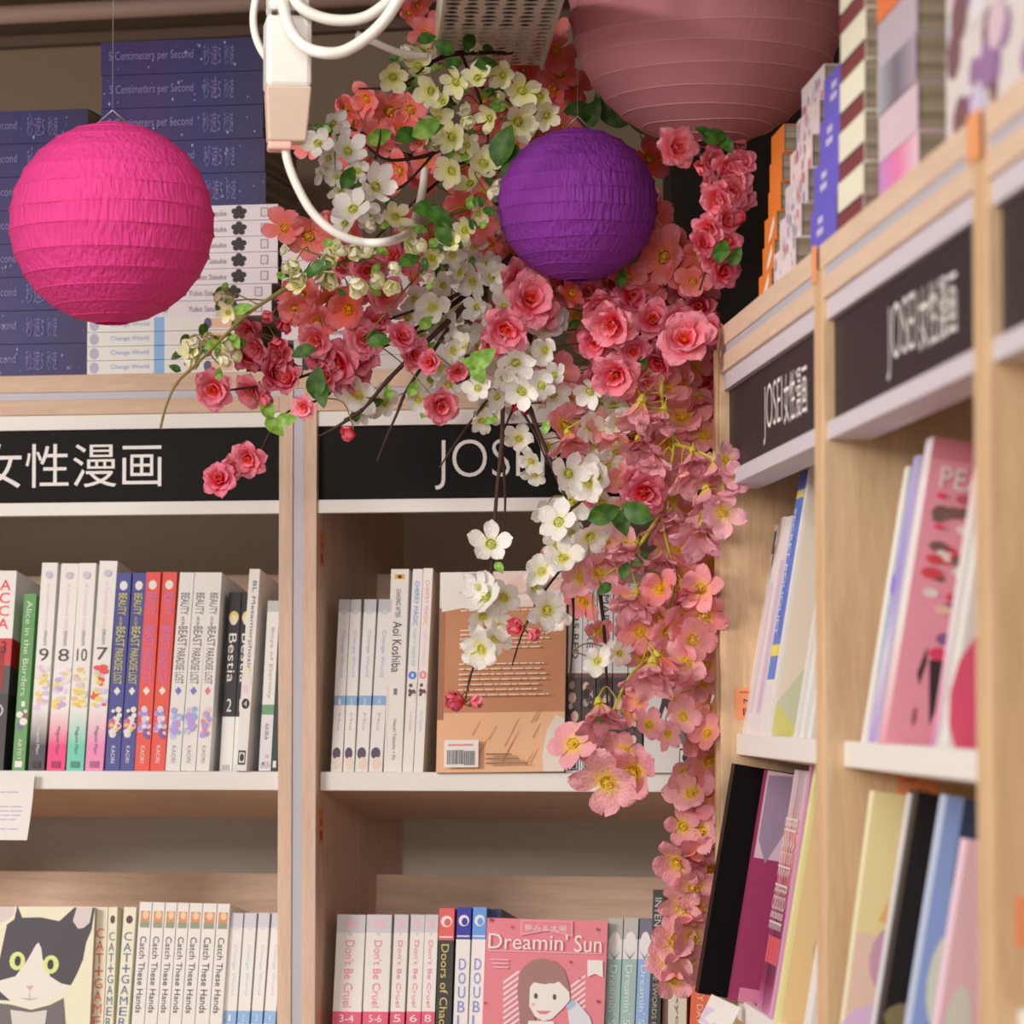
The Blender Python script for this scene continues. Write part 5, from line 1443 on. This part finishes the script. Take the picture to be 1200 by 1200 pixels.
# 11 the pale pink garland
GP = [(800, 330, 3.0, .002), (790, 400, 2.96), (775, 460, 2.93), (790, 520, 2.92), (775, 600, 2.92), (790, 680, 2.93), (775, 760, 2.94), (800, 840, 2.97), (825, 900, 3.0), (826, 960, 3.01), (815, 1020, 3.01), (808, 1080, 3.01), (800, 1140, 3.01, .001)]
spray('pale_pink_garland', 'long pale-pink cherry garland with yellow centres hanging down the corner between the two cases', 'flowers',
      [GP, [(790, 520, 2.92), (820, 530, 2.88), (842, 545, 2.86), (850, 590, 2.86, .001)], [(775, 600, 2.92), (740, 650, 2.91), (700, 680, 2.91, .001)], [(775, 760, 2.94), (740, 790, 2.92), (715, 840, 2.90), (680, 915, 2.90, .001)]],
      {'D': [(752, 492, 64, 2.89), (778, 500, 56, 2.89), (748, 535, 56, 2.89), (770, 548, 58, 2.90), (735, 580, 44), (838, 560, 56, 2.86), (828, 592, 60, 2.86), (775, 622, 58), (824, 640, 70, 2.87), (790, 610, 50), (752, 600, 44), (745, 655, 54), (720, 668, 56), (775, 660, 56), (750, 705, 44), (765, 800, 66, 2.89), (820, 620, 50), (812, 545, 46, 2.88), (800, 570, 50, 2.89), (702, 850, 72, 2.88), (745, 715, 56)],
       'C': [(850, 540, 40, 2.85), (846, 600, 52, 2.85), (862, 560, 34, 2.85), (700, 672, 52), (682, 676, 50), (735, 640, 44), (755, 770, 46), (775, 765, 44), (805, 775, 52), (690, 870, 48), (672, 872, 44), (712, 915, 58, 2.88), (745, 905, 60, 2.88), (732, 880, 40), (800, 840, 42), (782, 860, 36), (760, 850, 40), (800, 905, 36, 3.0), (812, 930, 46, 3.0), (824, 975, 46, 3.0), (800, 968, 40, 3.0), (795, 1010, 44, 3.0), (818, 1000, 44, 3.0), (812, 1040, 44, 3.0), (824, 1060, 38, 3.0), (800, 1060, 40, 3.0), (790, 1105, 44, 3.0), (810, 1098, 46, 3.0), (782, 1125, 44, 3.0), (804, 1130, 46, 3.0), (790, 1148, 38, 3.0), (790, 820, 36), (825, 800, 44, 2.97), (735, 745, 46)],
       'E': [(800, 490, 60, 2.97), (820, 475, 50, 2.98), (785, 520, 50, 2.96), (825, 510, 50, 2.97), (820, 540, 40, 2.97), (668, 470, 50, 2.94), (660, 500, 56, 2.93), (672, 520, 44, 2.93), (655, 440, 46, 2.95), (725, 520, 44), (705, 500, 40), (800, 680, 64), (822, 690, 56), (825, 720, 56), (800, 725, 60), (830, 745, 50, 2.96), (775, 690, 50), (810, 750, 56), (830, 780, 46, 2.97), (780, 740, 50), (830, 830, 50, 2.98), (815, 860, 50, 2.98), (830, 890, 48, 2.99), (820, 815, 44, 2.98), (828, 930, 46, 3.0), (832, 1020, 36, 3.02), (750, 740, 44), (790, 790, 46), (700, 740, 34, 2.95), (730, 560, 40), (728, 600, 34), (835, 660, 50, 2.96), (830, 700, 50, 2.96), (795, 640, 50), (822, 960, 40, 3.01), (830, 860, 40), (680, 505, 40, 2.95), (780, 455, 50, 2.95), (800, 450, 46, 2.96), (815, 430, 40, 2.97), (785, 580, 50, 2.95), (810, 600, 46, 2.95), (760, 450, 40), (750, 820, 40), (735, 830, 36)],
       'G': [(770, 790, 60, 2.90), (745, 470, 46, 2.93), (775, 560, 60, 2.92), (665, 525, 50, 2.91), (818, 480, 46, 2.97), (800, 705, 56, 2.92), (800, 1085, 44, 3.0), (815, 1010, 44, 3.0)],
       'P': [(755, 575, 54, 2.90), (745, 560, 36, 2.91)]},
      11, [(708, 602, 42, 20, 'd', 2.87), (745, 600, 44, 160, 'd', 2.87), (728, 612, 36, -70, 'd', 2.88), (732, 668, 24, 80, 'd'), (750, 655, 26, 30, 'd')], bark=M_LIME, Yb=2.92, rad=.0022)
# 12 filler behind, deep in the corner
spray('deep_corner_spray', 'shadowed rose flowers deep in the corner behind the purple lantern and garland', 'flowers',
      [[(760, 200, 3.12, .005), (720, 300, 3.12), (700, 400, 3.08), (760, 480, 3.06), (800, 560, 3.04)], [(720, 250, 3.12), (640, 180, 3.12), (560, 150, 3.12)]],
      {'E': around(1, 20, (560, 60, 760, 300), 46, 3.10) + around(2, 26, (560, 300, 830, 480), 46, 3.08) + around(3, 18, (670, 480, 832, 760), 46, 3.04),
       'Q': around(4, 18, (560, 60, 780, 280), 46, 3.10) + around(5, 18, (720, 300, 835, 520), 44, 3.04) + around(9, 12, (400, 180, 560, 400), 44, 3.08), 'P': around(6, 12, (740, 300, 850, 480), 44, 3.02), 'B': around(7, 14, (500, 250, 640, 440), 36, 3.06) + around(8, 10, (600, 440, 720, 560), 38, 3.0)},
      12, [(560 + 12 * i, 250 + 30 * sin(i * 2), 34, i * 47, 'd', 3.05) for i in range(10)] + [(680 + 14 * i, 130 + 20 * sin(i * 3), 40, i * 61, 'd', 3.06) for i in range(8)] + [(690 + 15 * i, 350 + 50 * sin(i * 3), 36, i * 61, 'd', 3.06) for i in range(8)], Yb=3.08)
